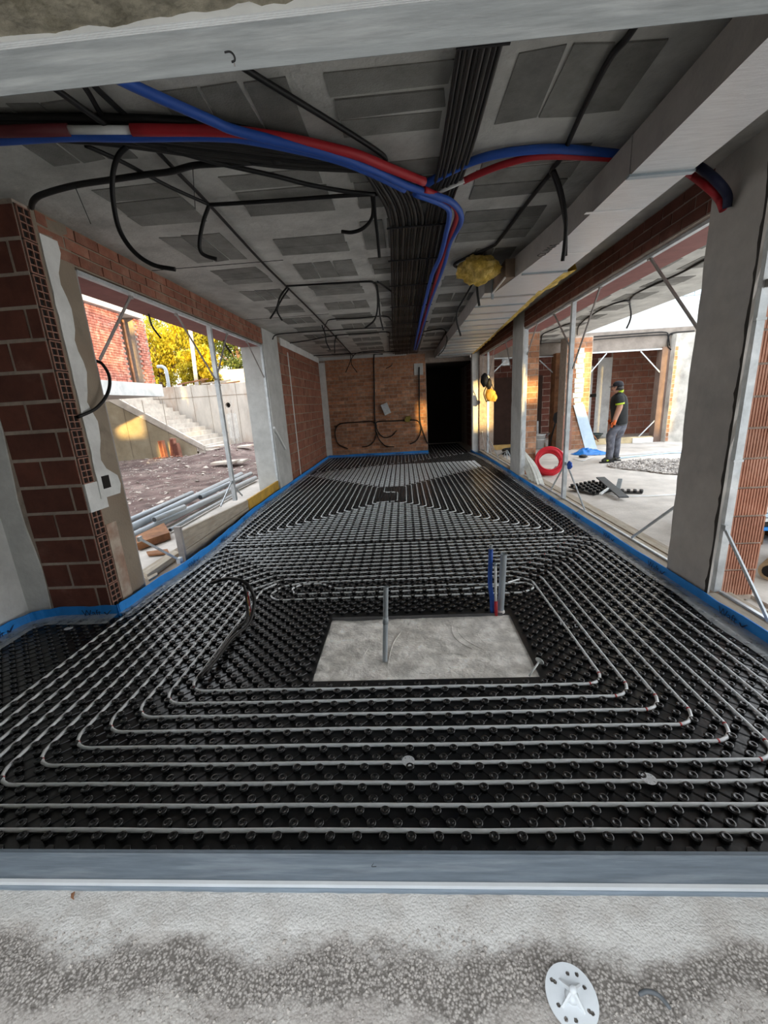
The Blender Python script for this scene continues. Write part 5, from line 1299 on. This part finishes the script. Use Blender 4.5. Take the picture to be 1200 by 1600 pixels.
o = b.build('brick_fragments', m_brick, None); tag(o, 'scatter of red brick fragments before the stair wall', 'rubble', kind='stuff')
# upper terrace with planks, low wall, pole and bent pipe
tr = MB(); tr.box(-24, 19.0, 2.2, -4.0, 40, 2.72); struct('terrace', tr, m_dirt, label='earth terrace behind the retaining wall')
lw = MB(); lw.box(-11.2, 25.0, 2.7, -7.5, 25.25, 3.98); lww = struct('wall_garden', lw, mat('pale_garden_wall', (.60, .56, .50), .9, .08, 3), label='low pale garden wall on the terrace')
j = MB()
for x in (-10.7, -10.1, -9.6, -9.0): j.box(x, 24.99, 2.7, x+.02, 25.0, 3.98)
j.box(-11.2, 24.99, 3.35, -7.5, 25.0, 3.37); j.build('block_joint', m_yardc, lww)
for k, (pa, pc_, w) in enumerate((((277, 601), (325, 592), .25), ((315, 600), (360, 594), .25), ((310, 605), (374, 596), .2), ((285, 607), (345, 602), .2))):
    A = PY(*pa, 19.2+.3*(k % 2)); B_ = PY(*pc_, 19.9+.3*k); o = MB().bar(A, B_, w, .06).build('plank', m_woodb if k != 1 else m_wood, None)
    tag(o, ['reddish plank lying farthest back on the terrace edge', 'grey plank lying across the terrace edge', 'long dark plank on the lip of the retaining wall', 'lowest thin plank on the lip of the retaining wall'][k], 'plank', 'planks on the terrace')
A = PY(307, 602, 22); A.z = 2.70; B_ = PY(292, 470, 22); o = MB().tube([A, B_], [.10, .085], 12).build('utility_pole', mat('pale_pole', (.66, .64, .60), .7), None); tag(o, 'pale pole standing on the terrace before the yellow trees', 'pole')
o = MB().tube(smoothpath([PY(x, y, 19.6) for x, y in ((246, 573), (254, 573), (259, 578), (262, 592), (265, 612))], 5), .075, 12).build('bent_pipe', m_pvc, None); tag(o, 'bent grey pipe beside the brick storey on the terrace', 'pipe')
# red brick storey on its slab
bx, by0, by1 = -8.65, 4.0, 14.95
rb_ = thing('brick_house', 'red brick storey on a pale slab above the stairs', 'house', (-11, 10, 2.25))
MB().box(-15.5, by0, 2.25, bx+.10, by1+.10, 2.66).build('slab', m_render, rb_)
MB().box(-15.5, by0, 4.72, bx+.14, by1-.35, 5.25).build('top_band', m_render, rb_)
dy0, dy1 = 13.55, 14.25
MB().box(-15.5, by0, 2.66, bx-.04, dy0, 4.72).build('wall_core', m_mortar, rb_)
MB().box(-15.5, dy1, 2.66, bx-.04, by1-.05, 4.72).build('wall_core', m_mortar, rb_)
MB().box(-15.5, dy0, 2.66, -9.2, dy1, 4.72).build('door_recess', mat('deep_brown', (.12, .045, .03), .9), rb_)
MB().box(-8.82, dy0+.30, 2.66, -8.76, dy0+.38, 4.6).build('door_post', m_woodb, rb_)
b = MB(); r = random.Random(40); nb_ = 0; near = []
for i in range(27):
    z = 2.665+0.076*i; y = by0+4.5-(.12 if i % 2 else 0)
    while y < by1:
        l = .24; y1_ = y+l-.012
        if y1_ < dy0+.02 or y > dy1-.02:
            if y1_ < by1+(.05 if i % 2 else -.06):
                near.append((abs(y-13), y, y1_, z, r.uniform(.03, .042)))
        y += l
for c_, (d_, y, y1_, z, pr) in enumerate(near):
    b.box(bx-.05, y, z, bx+pr-.03, y1_, z+.064)
q = b.build('brick_courses', m_rbrick, rb_); q['kind'] = 'stuff'
# grey PVC pipes stacked outside the opening
pv = [((203, 813), (300, 770), .10, .042, 'topmost thin pipe at the back of the grey stack'), ((204, 825), (377, 741), .11, .055, 'thick grey pipe at the back of the stack'),
      ((241, 812), (288, 792), .16, .040, 'short grey pipe with a dark open end on the stack'), ((207, 838), (399, 747), .06, .052, 'long grey pipe at the front of the stack'),
      ((266, 828), (364, 773), .03, .026, 'thin dark grey pipe lying beside the stack'), ((313, 777), (392, 740), .10, .047, 'grey pipe whose open end shows halfway along the stack')]
for k, (a, c, z, rad, lab) in enumerate(pv):
    A, B_ = PZ(*a, z), PZ(*c, z); d = (A-B_).normalized()
    if k in (0, 1, 3): A = A + d*1.2
    o = MB().tube([A, B_], rad, 18).build('pvc_pipe', m_pvc, None); tag(o, lab, 'pipe', 'grey pipes stacked in the yard')
    MB().tube([A+d*.001, A+d*.003], rad*.82, 16).build('bore', m_pvcd, o)
    MB().tube([B_-d*.001, B_-d*.003], rad*.82, 16).build('bore', m_pvcd, o)
# boards and timber at the sill
b = MB(); A0, A1 = Vector((LX-.03, 4.16, 0.0)), Vector((LX-.03, 6.08, 0.0))
for k, (z0, z1) in enumerate(((0.0, .125), (.13, .245))): b.prism([A0+Vector((0, 0, z0)), A1+Vector((0, 0, z0)), A1+Vector((.01, 0, min(z1, .24))), A0+Vector((.01, 0, z1+(.10 if k else 0)))], (-.035, 0, 0))
o = b.build('weathered_board', m_wood, None); tag(o, 'grey weathered formwork board standing in the yard opening', 'board')
MB().box(LX-.09, 4.13, 0, LX-.02, 4.165, .40).build('edge_batten', m_galvd, o)
o = MB().box(LX-.05, 6.10, 0.02, LX-.02, 7.75, 0.245).build('yellow_panel', m_woody, None); tag(o, 'yellow formwork panel standing in the far end of the yard opening', 'board')
def slabw(label, pts, z, t, m, nm='timber'):
    b = MB(); P = [PZ(x, y, z) for x, y in pts]; b.prism(P, (0, 0, t)); o = b.build(nm, m, None); tag(o, label, 'timber'); return o
slabw('thick brown timber offcut lying before the grey pipes', ((214, 848), (258, 826), (267, 842), (216, 860)), .0, .09, m_woodb)
slabw('reddish splintered scrap lying on the concrete strip', ((229, 864), (262, 860), (265, 866), (232, 869)), .0, .02, m_woodb, 'wood_scrap')
slabw('long weathered beam lying inside the yard sill', ((222, 902), (272, 868), (282, 872), (232, 908)), -.01, .07, m_wood)
slabw('pale splinter of wood on the weathered beam', ((230, 905), (246, 897), (247, 900), (233, 909)), .06, .02, m_wood, 'wood_scrap')
b = MB(); c = PX(281, 877, LX-.03); b.box(c.x-.02, c.y-.03, .03, c.x+.02, c.y+.03, .09); o = b.build('white_block', m_white, None); tag(o, 'small white block at the foot of the yard frame brace', 'block')
# trees
def leafmat(nm, c, c2): 
    m = mat(nm, c, .6, .25, 1.5, c2, .8, .42, .6); 
    t = m.node_tree; bs = [n for n in t.nodes if n.type == 'BSDF_PRINCIPLED'][0]; ou = [n for n in t.nodes if n.type == 'OUTPUT_MATERIAL'][0]
    tr_ = t.nodes.new('ShaderNodeBsdfTranslucent'); mx = t.nodes.new('ShaderNodeMixShader'); mx.inputs[0].default_value = .4
    src = bs.inputs['Base Color'].links[0].from_socket; t.links.new(src, tr_.inputs['Color']); t.links.new(bs.outputs[0], mx.inputs[1]); t.links.new(tr_.outputs[0], mx.inputs[2]); t.links.new(mx.outputs[0], ou.inputs['Surface'])
    return m
lf = [leafmat('sunlit_yellow_leaves', (.62, .50, .035), (.40, .36, .03)), leafmat('yellow_green_leaves', (.46, .44, .04), (.26, .28, .03)), leafmat('olive_green_leaves', (.16, .21, .05), (.09, .13, .035))]  # yellow leaf colours have the golden sunlight mixed in
m_bark = mat('bark', (.14, .09, .06), .95, .2, 6)
def tree(label, px, py, y, h, wd, k, seed):
    base = PY(px, py, y); base.z = 2.72; r = random.Random(seed)
    t = thing('tree', label, 'tree', base)
    b = MB(); b.tube(smoothpath([base, base+Vector((.1, 0, h*.3)), base+Vector((-.1, .1, h*.75))], 4), [.16]*4+[.12]*4+[.06], 8)
    for i in range(6):
        a = r.uniform(0, 6.28); z = h*r.uniform(.25, .6); b.tube([base+Vector((0, 0, z)), base+Vector((math.cos(a)*wd*.6, math.sin(a)*wd*.6, z+h*.22))], [.05, .02], 5)
    b.build('trunk', m_bark, t)
    b = MB(); cl = [(Vector((r.gauss(0, wd*.42), r.gauss(0, wd*.35), h*(.22+.75*r.random()))), r.uniform(.35, .75)*wd*.55) for _ in range(34)]
    for c, s in cl:
        nl = int(230)
        for _ in range(nl):
            d = Vector((r.gauss(0,1), r.gauss(0,1), r.gauss(0,1))).normalized()*s*r.random()**.4; p = base+c+Vector((d.x, d.y, d.z*.75))
            a = Vector((r.gauss(0,1), r.gauss(0,1), r.gauss(0,1))).normalized(); e = a.cross(Vector((0,0,1))).normalized(); L = r.uniform(.07, .15)
            b.add([p-a*L, p+e*L*.45, p+a*L, p-e*L*.45], [(0,1,2,3)])
    q = b.build('foliage', lf[k], t); q['kind'] = 'stuff'
tree('golden yellow tree behind the pale pole', 285, 590, 27, 5.6, 2.6, 0, 1)
tree('low golden bush beside the red brick storey', 250, 590, 25, 3.6, 1.7, 0, 2)
tree('yellow green tree behind the yard frame post', 322, 590, 30, 5.6, 1.9, 1, 3)
tree('dark olive tree at the far end of the terrace', 376, 588, 27.5, 4.4, 1.9, 2, 4)
tree('low golden shrub in front of the yellow trees', 314, 594, 23, 2.2, 1.1, 0, 6)
tree('tall yellow green tree behind the brick storey corner', 262, 590, 33, 6.4, 2.6, 1, 7)

# ================================================================== THE WORKER
def skin(name, nodes, edges, m, parent, root, sub=2, grow=1.3):
    """nodes: name -> (point, radius). One continuous skinned surface"""
    keys = list(nodes); me = bpy.data.meshes.new(name)
    me.from_pydata([tuple(nodes[k][0]) for k in keys], [(keys.index(a), keys.index(b)) for a, b in edges], [])
    o = bpy.data.objects.new(name, me); COL.objects.link(o)
    sk = o.modifiers.new('skin', 'SKIN'); sk.use_smooth_shade = True
    for i, k in enumerate(keys):
        d = me.skin_vertices[0].data[i]; rr = nodes[k][1]; rr = rr if isinstance(rr, tuple) else (rr, rr); d.radius = (rr[0]*grow, rr[1]*grow); d.use_root = (k == root)
    ss = o.modifiers.new('sub', 'SUBSURF'); ss.levels = sub; ss.render_levels = sub
    dg = bpy.context.evaluated_depsgraph_get(); m2 = bpy.data.meshes.new_from_object(o.evaluated_get(dg)); m2.name = name
    bpy.data.objects.remove(o); bpy.data.meshes.remove(me)
    m2.materials.clear(); m2.materials.append(m)
    for p in m2.polygons: p.use_smooth = True; p.material_index = 0
    o = bpy.data.objects.new(name, m2); COL.objects.link(o); o.parent = parent
    return o
PYW = 9.5
def wp(px, py, dy=0.0):
    v = PY(px, py, PYW); return Vector((v.x, PYW+dy, v.z))
def cp(x, y, dy=0.0):                          # crop coordinates of the study crop (920,585) at 10.66x
    return wp(920+x/10.66, 585+y/10.66, dy)
org = Vector((4.55, PYW, 0.0))
wk = thing('person', 'worker in a dark cap, black polo with lime trim and grey trousers, orange glove', 'person', org)
m_skin = mat('skin', (.48, .26, .18), .6, .05); m_polo = mat('black_polo', (.018, .020, .021), .85, .15, 20); m_lime = mat('lime_trim', (.45, .62, .03), .7, .05)
m_jean = mat('grey_work_trousers', (.105, .112, .14), .85, .2, 12, (.16, .165, .195), 8, .48, .62); m_boot = mat('dark_boot', (.03, .03, .022), .7, .2, 15); m_glove = mat('orange_glove', (.75, .16, .03), .6, .08); m_hair = mat('dark_hair', (.02, .016, .014), .6, .05)
def loc(v): return Vector(v)-org
nd = {}
def N_(k, p, r): nd[k] = (loc(p), r)
N_('pelvis', cp(490, 880), (.06, .06)); N_('waist', cp(508, 740), (.110, .115)); N_('chest', cp(500, 530), (.125, .13)); N_('upper', cp(500, 420), (.085, .09)); N_('neck', cp(505, 300), .055); N_('neck2', cp(497, 260), .052)
N_('skull', cp(487, 205), (.088, .078)); N_('crown', cp(492, 160), (.075, .07))
for s, (sh, el, wr, ha) in (('n', (cp(445, 380, -.15), cp(440, 525, -.215), cp(365, 730, -.20), cp(345, 800, -.20))), ('f', (cp(520, 365, .17), cp(530, 530, .22), cp(470, 700, .22), cp(440, 770, .20)))):
    N_('sh'+s, sh, .045); N_('el'+s, el, .068); N_('wr'+s, wr, .050); N_('ha'+s, ha, (.045, .03))
for s, (hi, kn, an) in (('n', (cp(440, 900, -.09), cp(330, 1130, -.10), cp(312, 1370, -.10))), ('f', (cp(540, 905, .09), cp(480, 1150, .10), cp(495, 1375, .10)))):
    N_('hi'+s, hi, .042); N_('kn'+s, kn, .042); N_('an'+s, an, .048)
N_('ton', cp(200, 1440, -.11), .034); N_('tof', cp(400, 1440, .08), .034)
ed = [('pelvis', 'waist'), ('waist', 'chest'), ('chest', 'upper'), ('upper', 'neck'), ('neck', 'neck2'), ('neck2', 'skull'), ('skull', 'crown')]
for s in 'nf': ed += [('upper', 'sh'+s), ('sh'+s, 'el'+s), ('el'+s, 'wr'+s), ('wr'+s, 'ha'+s), ('pelvis', 'hi'+s), ('hi'+s, 'kn'+s), ('kn'+s, 'an'+s), ('an'+s, 'to'+s)]
skin('body', nd, ed, m_skin, wk, 'pelvis', 2, 1.0)

CS = 9.5*0.0134/9.5/10.66*1.0                  # metres per unit of the study crop
def loft(rings, n=16, cap=True):
    """rings: (x0, x1, y, dy, depth half) in study-crop units, dy and depth in metres"""
    b = MB(); V = []; F = []
    for x0, x1, y, dy, hd_ in rings:
        c = cp((x0+x1)/2, y, dy); w = (x1-x0)/2*CS
        for k in range(n):
            a = 2*math.pi*k/n; ca, sa = math.cos(a), math.sin(a)
            V.append(c + Vector((w*math.copysign(abs(ca)**.85, ca), hd_*math.copysign(abs(sa)**.85, sa), .15*w*ca)))
    m = len(rings)
    for i in range(m-1):
        for k in range(n): F.append((i*n+k, (i+1)*n+k, (i+1)*n+(k+1) % n, i*n+(k+1) % n))
    if cap: F += [tuple(range(n)), tuple(reversed(range((m-1)*n, m*n)))]
    b.add(V, F, True); return b
def merge(*bs):
    r_ = MB()
    for q in bs: r_.add(q.v, q.f, True)
    return r_
leg_n = [(372, 520, 860, -.075, .105), (305, 480, 920, -.085, .105), (268, 425, 980, -.09, .098), (258, 400, 1060, -.09, .086), (264, 388, 1140, -.095, .078), (258, 378, 1240, -.10, .074), (250, 362, 1340, -.10, .068), (246, 356, 1400, -.10, .066)]
leg_f = [(440, 612, 860, .075, .105), (430, 600, 930, .085, .105), (418, 580, 1000, .09, .096), (425, 565, 1080, .09, .084), (438, 560, 1160, .095, .076), (442, 552, 1260, .10, .072), (440, 536, 1350, .10, .066), (438, 532, 1405, .10, .066)]
hip = [(396, 614, 790, 0, .150), (388, 616, 840, 0, .168), (372, 612, 890, 0, .172), (360, 596, 940, 0, .165), (385, 575, 985, 0, .14), (400, 565, 1030, 0, .10), (415, 520, 1060, 0, .05)]
merge(loft(hip), loft(leg_n), loft(leg_f)).build('trousers', m_jean, wk)
torso = [(404, 620, 838, 0, .178), (396, 628, 800, 0, .176), (392, 630, 720, 0, .172), (384, 632, 620, 0, .178), (376, 632, 520, 0, .188), (380, 622, 440, 0, .196), (398, 600, 380, 0, .188), (425, 572, 340, 0, .140), (456, 548, 312, 0, .085), (464, 542, 292, 0, .070)]
slv_n = [(420, 480, 338, -.15, .050), (388, 500, 365, -.185, .066), (374, 508, 420, -.205, .072), (370, 502, 496, -.215, .070)]
slv_f = [(470, 545, 340, .15, .050), (450, 560, 370, .185, .066), (448, 565, 420, .205, .072), (450, 566, 490, .215, .068)]
merge(loft(torso), loft(slv_n), loft(slv_f)).build('polo_shirt', m_polo, wk)
loft([(369, 503, 474, -.215, .0725), (368, 503, 500, -.216, .0725)]).build('sleeve_trim', m_lime, wk)
loft([(448, 567, 472, .215, .070), (448, 568, 494, .216, .070)]).build('sleeve_trim', m_lime, wk)
loft([(462, 566, 306, 0, .078), (478, 574, 262, 0, .070)]).build('collar', m_lime, wk)
loft([(402, 622, 826, 0, .179), (404, 620, 842, 0, .180)]).build('hem_trim', mat('hem_grey', (.07, .08, .08), .8), wk)
# head: face to the yard side of the frame, cap, ear, nose
hc = cp(484, 222); b = MB(); bm = bmesh.new(); bmesh.ops.create_icosphere(bm, subdivisions=4, radius=1.0)
for v in bm.verts:
    d = v.co.normalized(); x, y, z = d.x*.098, d.y*.075, d.z*.118
    if z < -.02: x *= 1-.25*(-z/.118); y *= 1-.32*(-z/.118); x -= .018*(-z/.118)
    f = math.exp(-((d.y/.22)**2)-((d.z+.05)/.26)**2) * max(0, -d.x); x -= .030*f               # nose
    f = math.exp(-((d.y/.30)**2)-((d.z+.75)/.22)**2) * max(0, -d.x); x -= .012*f               # chin
    for sy in (-1, 1):
        f = math.exp(-(((d.y-.38*sy)/.16)**2)-((d.z-.10)/.14)**2) * max(0, -d.x); x += .014*f  # eye sockets
    f = math.exp(-((d.y/.30)**2)-((d.z+.42)/.06)**2) * max(0, -d.x); x += .006*f               # mouth line
    v.co = Vector((x, y, z))
me = bpy.data.meshes.new('head'); bm.to_mesh(me); bm.free(); me.materials.append(m_skin)
for p in me.polygons: p.use_smooth = True
hd = bpy.data.objects.new('head', me); COL.objects.link(hd); hd.parent = wk; hd.location = loc(hc)
for sy in (-1, 1):
    MB().lathe([(.011, -.006), (.013, 0), (.006, .006), (0, .007)], hc+Vector((-.082, .026*sy, .012)), 8, axis=(-1, 0, 0)).build('eye', m_hair, hd)
    MB().lathe([(.0, -.006), (.026, -.004), (.030, .004), (.020, .008), (.008, .003), (0, .003)], hc+Vector((.010, .076*sy, -.008)), 12, axis=(0.2, sy, 0)).build('ear', m_skin, hd)
MB().tube([hc+Vector((-.088, -.022, -.052)), hc+Vector((-.094, 0, -.050)), hc+Vector((-.088, .022, -.052))], .004, 6).build('mouth', mat('lips', (.35, .14, .11), .6), hd)
MB().lathe([(.095, -.060), (.097, -.01), (.090, .02)], hc+Vector((.018, 0, .01)), 18).build('hair', m_hair, hd)
cap = MB().lathe([(.100, 0), (.104, .018), (.100, .055), (.080, .090), (.045, .108), (0, .112)], hc+Vector((.006, 0, .030)), 24)
cap.prism([hc+Vector((-.07, -.075, .030)), hc+Vector((-.12, -.070, .024)), hc+Vector((-.165, -.035, .018)), hc+Vector((-.172, 0, .017)), hc+Vector((-.165, .035, .018)), hc+Vector((-.12, .070, .024)), hc+Vector((-.07, .075, .030))], (0, 0, .008))
cap.build('cap', mat('black_cap', (.012, .012, .018), .8), wk)
# boots
for s, dy, (ax, tx) in (('n', -.105, (308, 195)), ('f', .09, (492, 400))):
    A = cp(ax, 1375, dy); A.z = max(A.z, .10); h = Vector((A.x+.045, A.y, .045)); T = Vector((A.x-.175 if s == 'n' else A.x-.165, A.y-.01, .040))
    q = {'a': (loc(A+Vector((0, 0, .02))), .058), 'h': (loc(h), (.050, .045)), 'm': (loc((A*.5+T*.5)*1).lerp(loc(Vector((T.x, T.y, .045))), .2), (.052, .045)), 't': (loc(T), (.046, .034))}
    q['m'] = (loc(Vector(((A.x+T.x)/2, A.y, .055))), (.050, .046))
    bt2 = skin('boot', q, [('a', 'm'), ('a', 'h'), ('m', 't')], m_boot, wk, 'a', 2, 1.15)
    MB().prism([Vector((h.x+.045, h.y-.045, 0)), Vector((h.x+.045, h.y+.045, 0)), Vector((T.x-.02, T.y+.05, 0)), Vector((T.x-.05, T.y, 0)), Vector((T.x-.02, T.y-.05, 0))], (0, 0, .022)).build('sole', m_blackb, bt2)
    if s == 'n': MB().obox((A.x-.06, A.y-.050, .055), (1, 0, .3), (0, 1, 0), (-.3, 0, 1), .022, .006, .016).build('lime_patch', m_lime, bt2)
# gloved hands: palm and five fingers each
for s in 'nf':
    wv = nd['wr'+s][0]; hv = nd['ha'+s][0]; d = (hv-wv).normalized(); sd = Vector((0, 1, 0)); up = d.cross(sd).normalized()
    q = {'w': (wv+d*.01, .036), 'p': (hv, (.042, .026)), 'k': (hv+d*.045, (.044, .022))}; e = [('w', 'p'), ('p', 'k')]
    gl = skin('work_glove', q, e, m_glove, wk, 'p', 1)
    for i, (off, L) in enumerate(((-.030, .058), (-.010, .070), (.010, .066), (.030, .052))):
        b0 = hv+d*.040+up*off; curl = sd*(.012 if s == 'n' else -.012)
        q = {'a': (b0, .0095), 'b': (b0+d*L*.45+curl*.4, .0090), 'c': (b0+d*L*.8+curl*1.4, .0082), 'e': (b0+d*L+curl*2.4, .0070)}
        skin('finger', q, [('a', 'b'), ('b', 'c'), ('c', 'e')], m_glove if i < 2 else m_black, gl, 'a', 1, 1.1).parent = gl
    b0 = hv-up*.030-d*.005
    skin('thumb', {'a': (b0, .012), 'b': (b0-up*.022+d*.028, .0105), 'c': (b0-up*.026+d*.052, .0085)}, [('a', 'b'), ('b', 'c')], m_glove, gl, 'a', 1, 1.1)

# ================================================================== ACROSS THE LANE (outside the frame): unseen wall added to block the low sun, gaps shaped for its patches
OY = -9.0
holes = [(-3.7, -2.6, 3.75, 4.65), (-0.95, -0.65, 3.7, 4.0), (-2.15, -1.6, 2.75, 3.35), (-2.35, -1.85, 5.5, 6.7), (-1.6, -1.35, 5.2, 5.9), (8.3, 9.0, 3.15, 4.40), (7.35, 7.85, 3.45, 3.78), (7.0, 7.2, 3.2, 4.0), (10.95, 11.35, 3.4, 5.0), (13.95, 14.16, 2.8, 5.1)]
xs = sorted({-16.0, 24.0} | {h[0] for h in holes} | {h[1] for h in holes}); b = MB()
for x0, x1 in zip(xs[:-1], xs[1:]):
    xm = (x0+x1)/2; cut = sorted((h[2], h[3]) for h in holes if h[0] < xm < h[1]); z = 0.0
    for a, c in cut:
        if a > z: b.box(x0, OY-.2, z, x1, OY, a)
        z = max(z, c)
    b.box(x0, OY-.2, z, x1, OY, 7.0)
opp = struct('wall_sun_blocker', b, m_render, label='unseen added wall blocking the low sun except through shaped gaps')
lane = MB(); lane.box(-16, OY, -.3, 24, 0.03, -.10); struct('road', lane, m_floor, label='pale lane in front of the window')
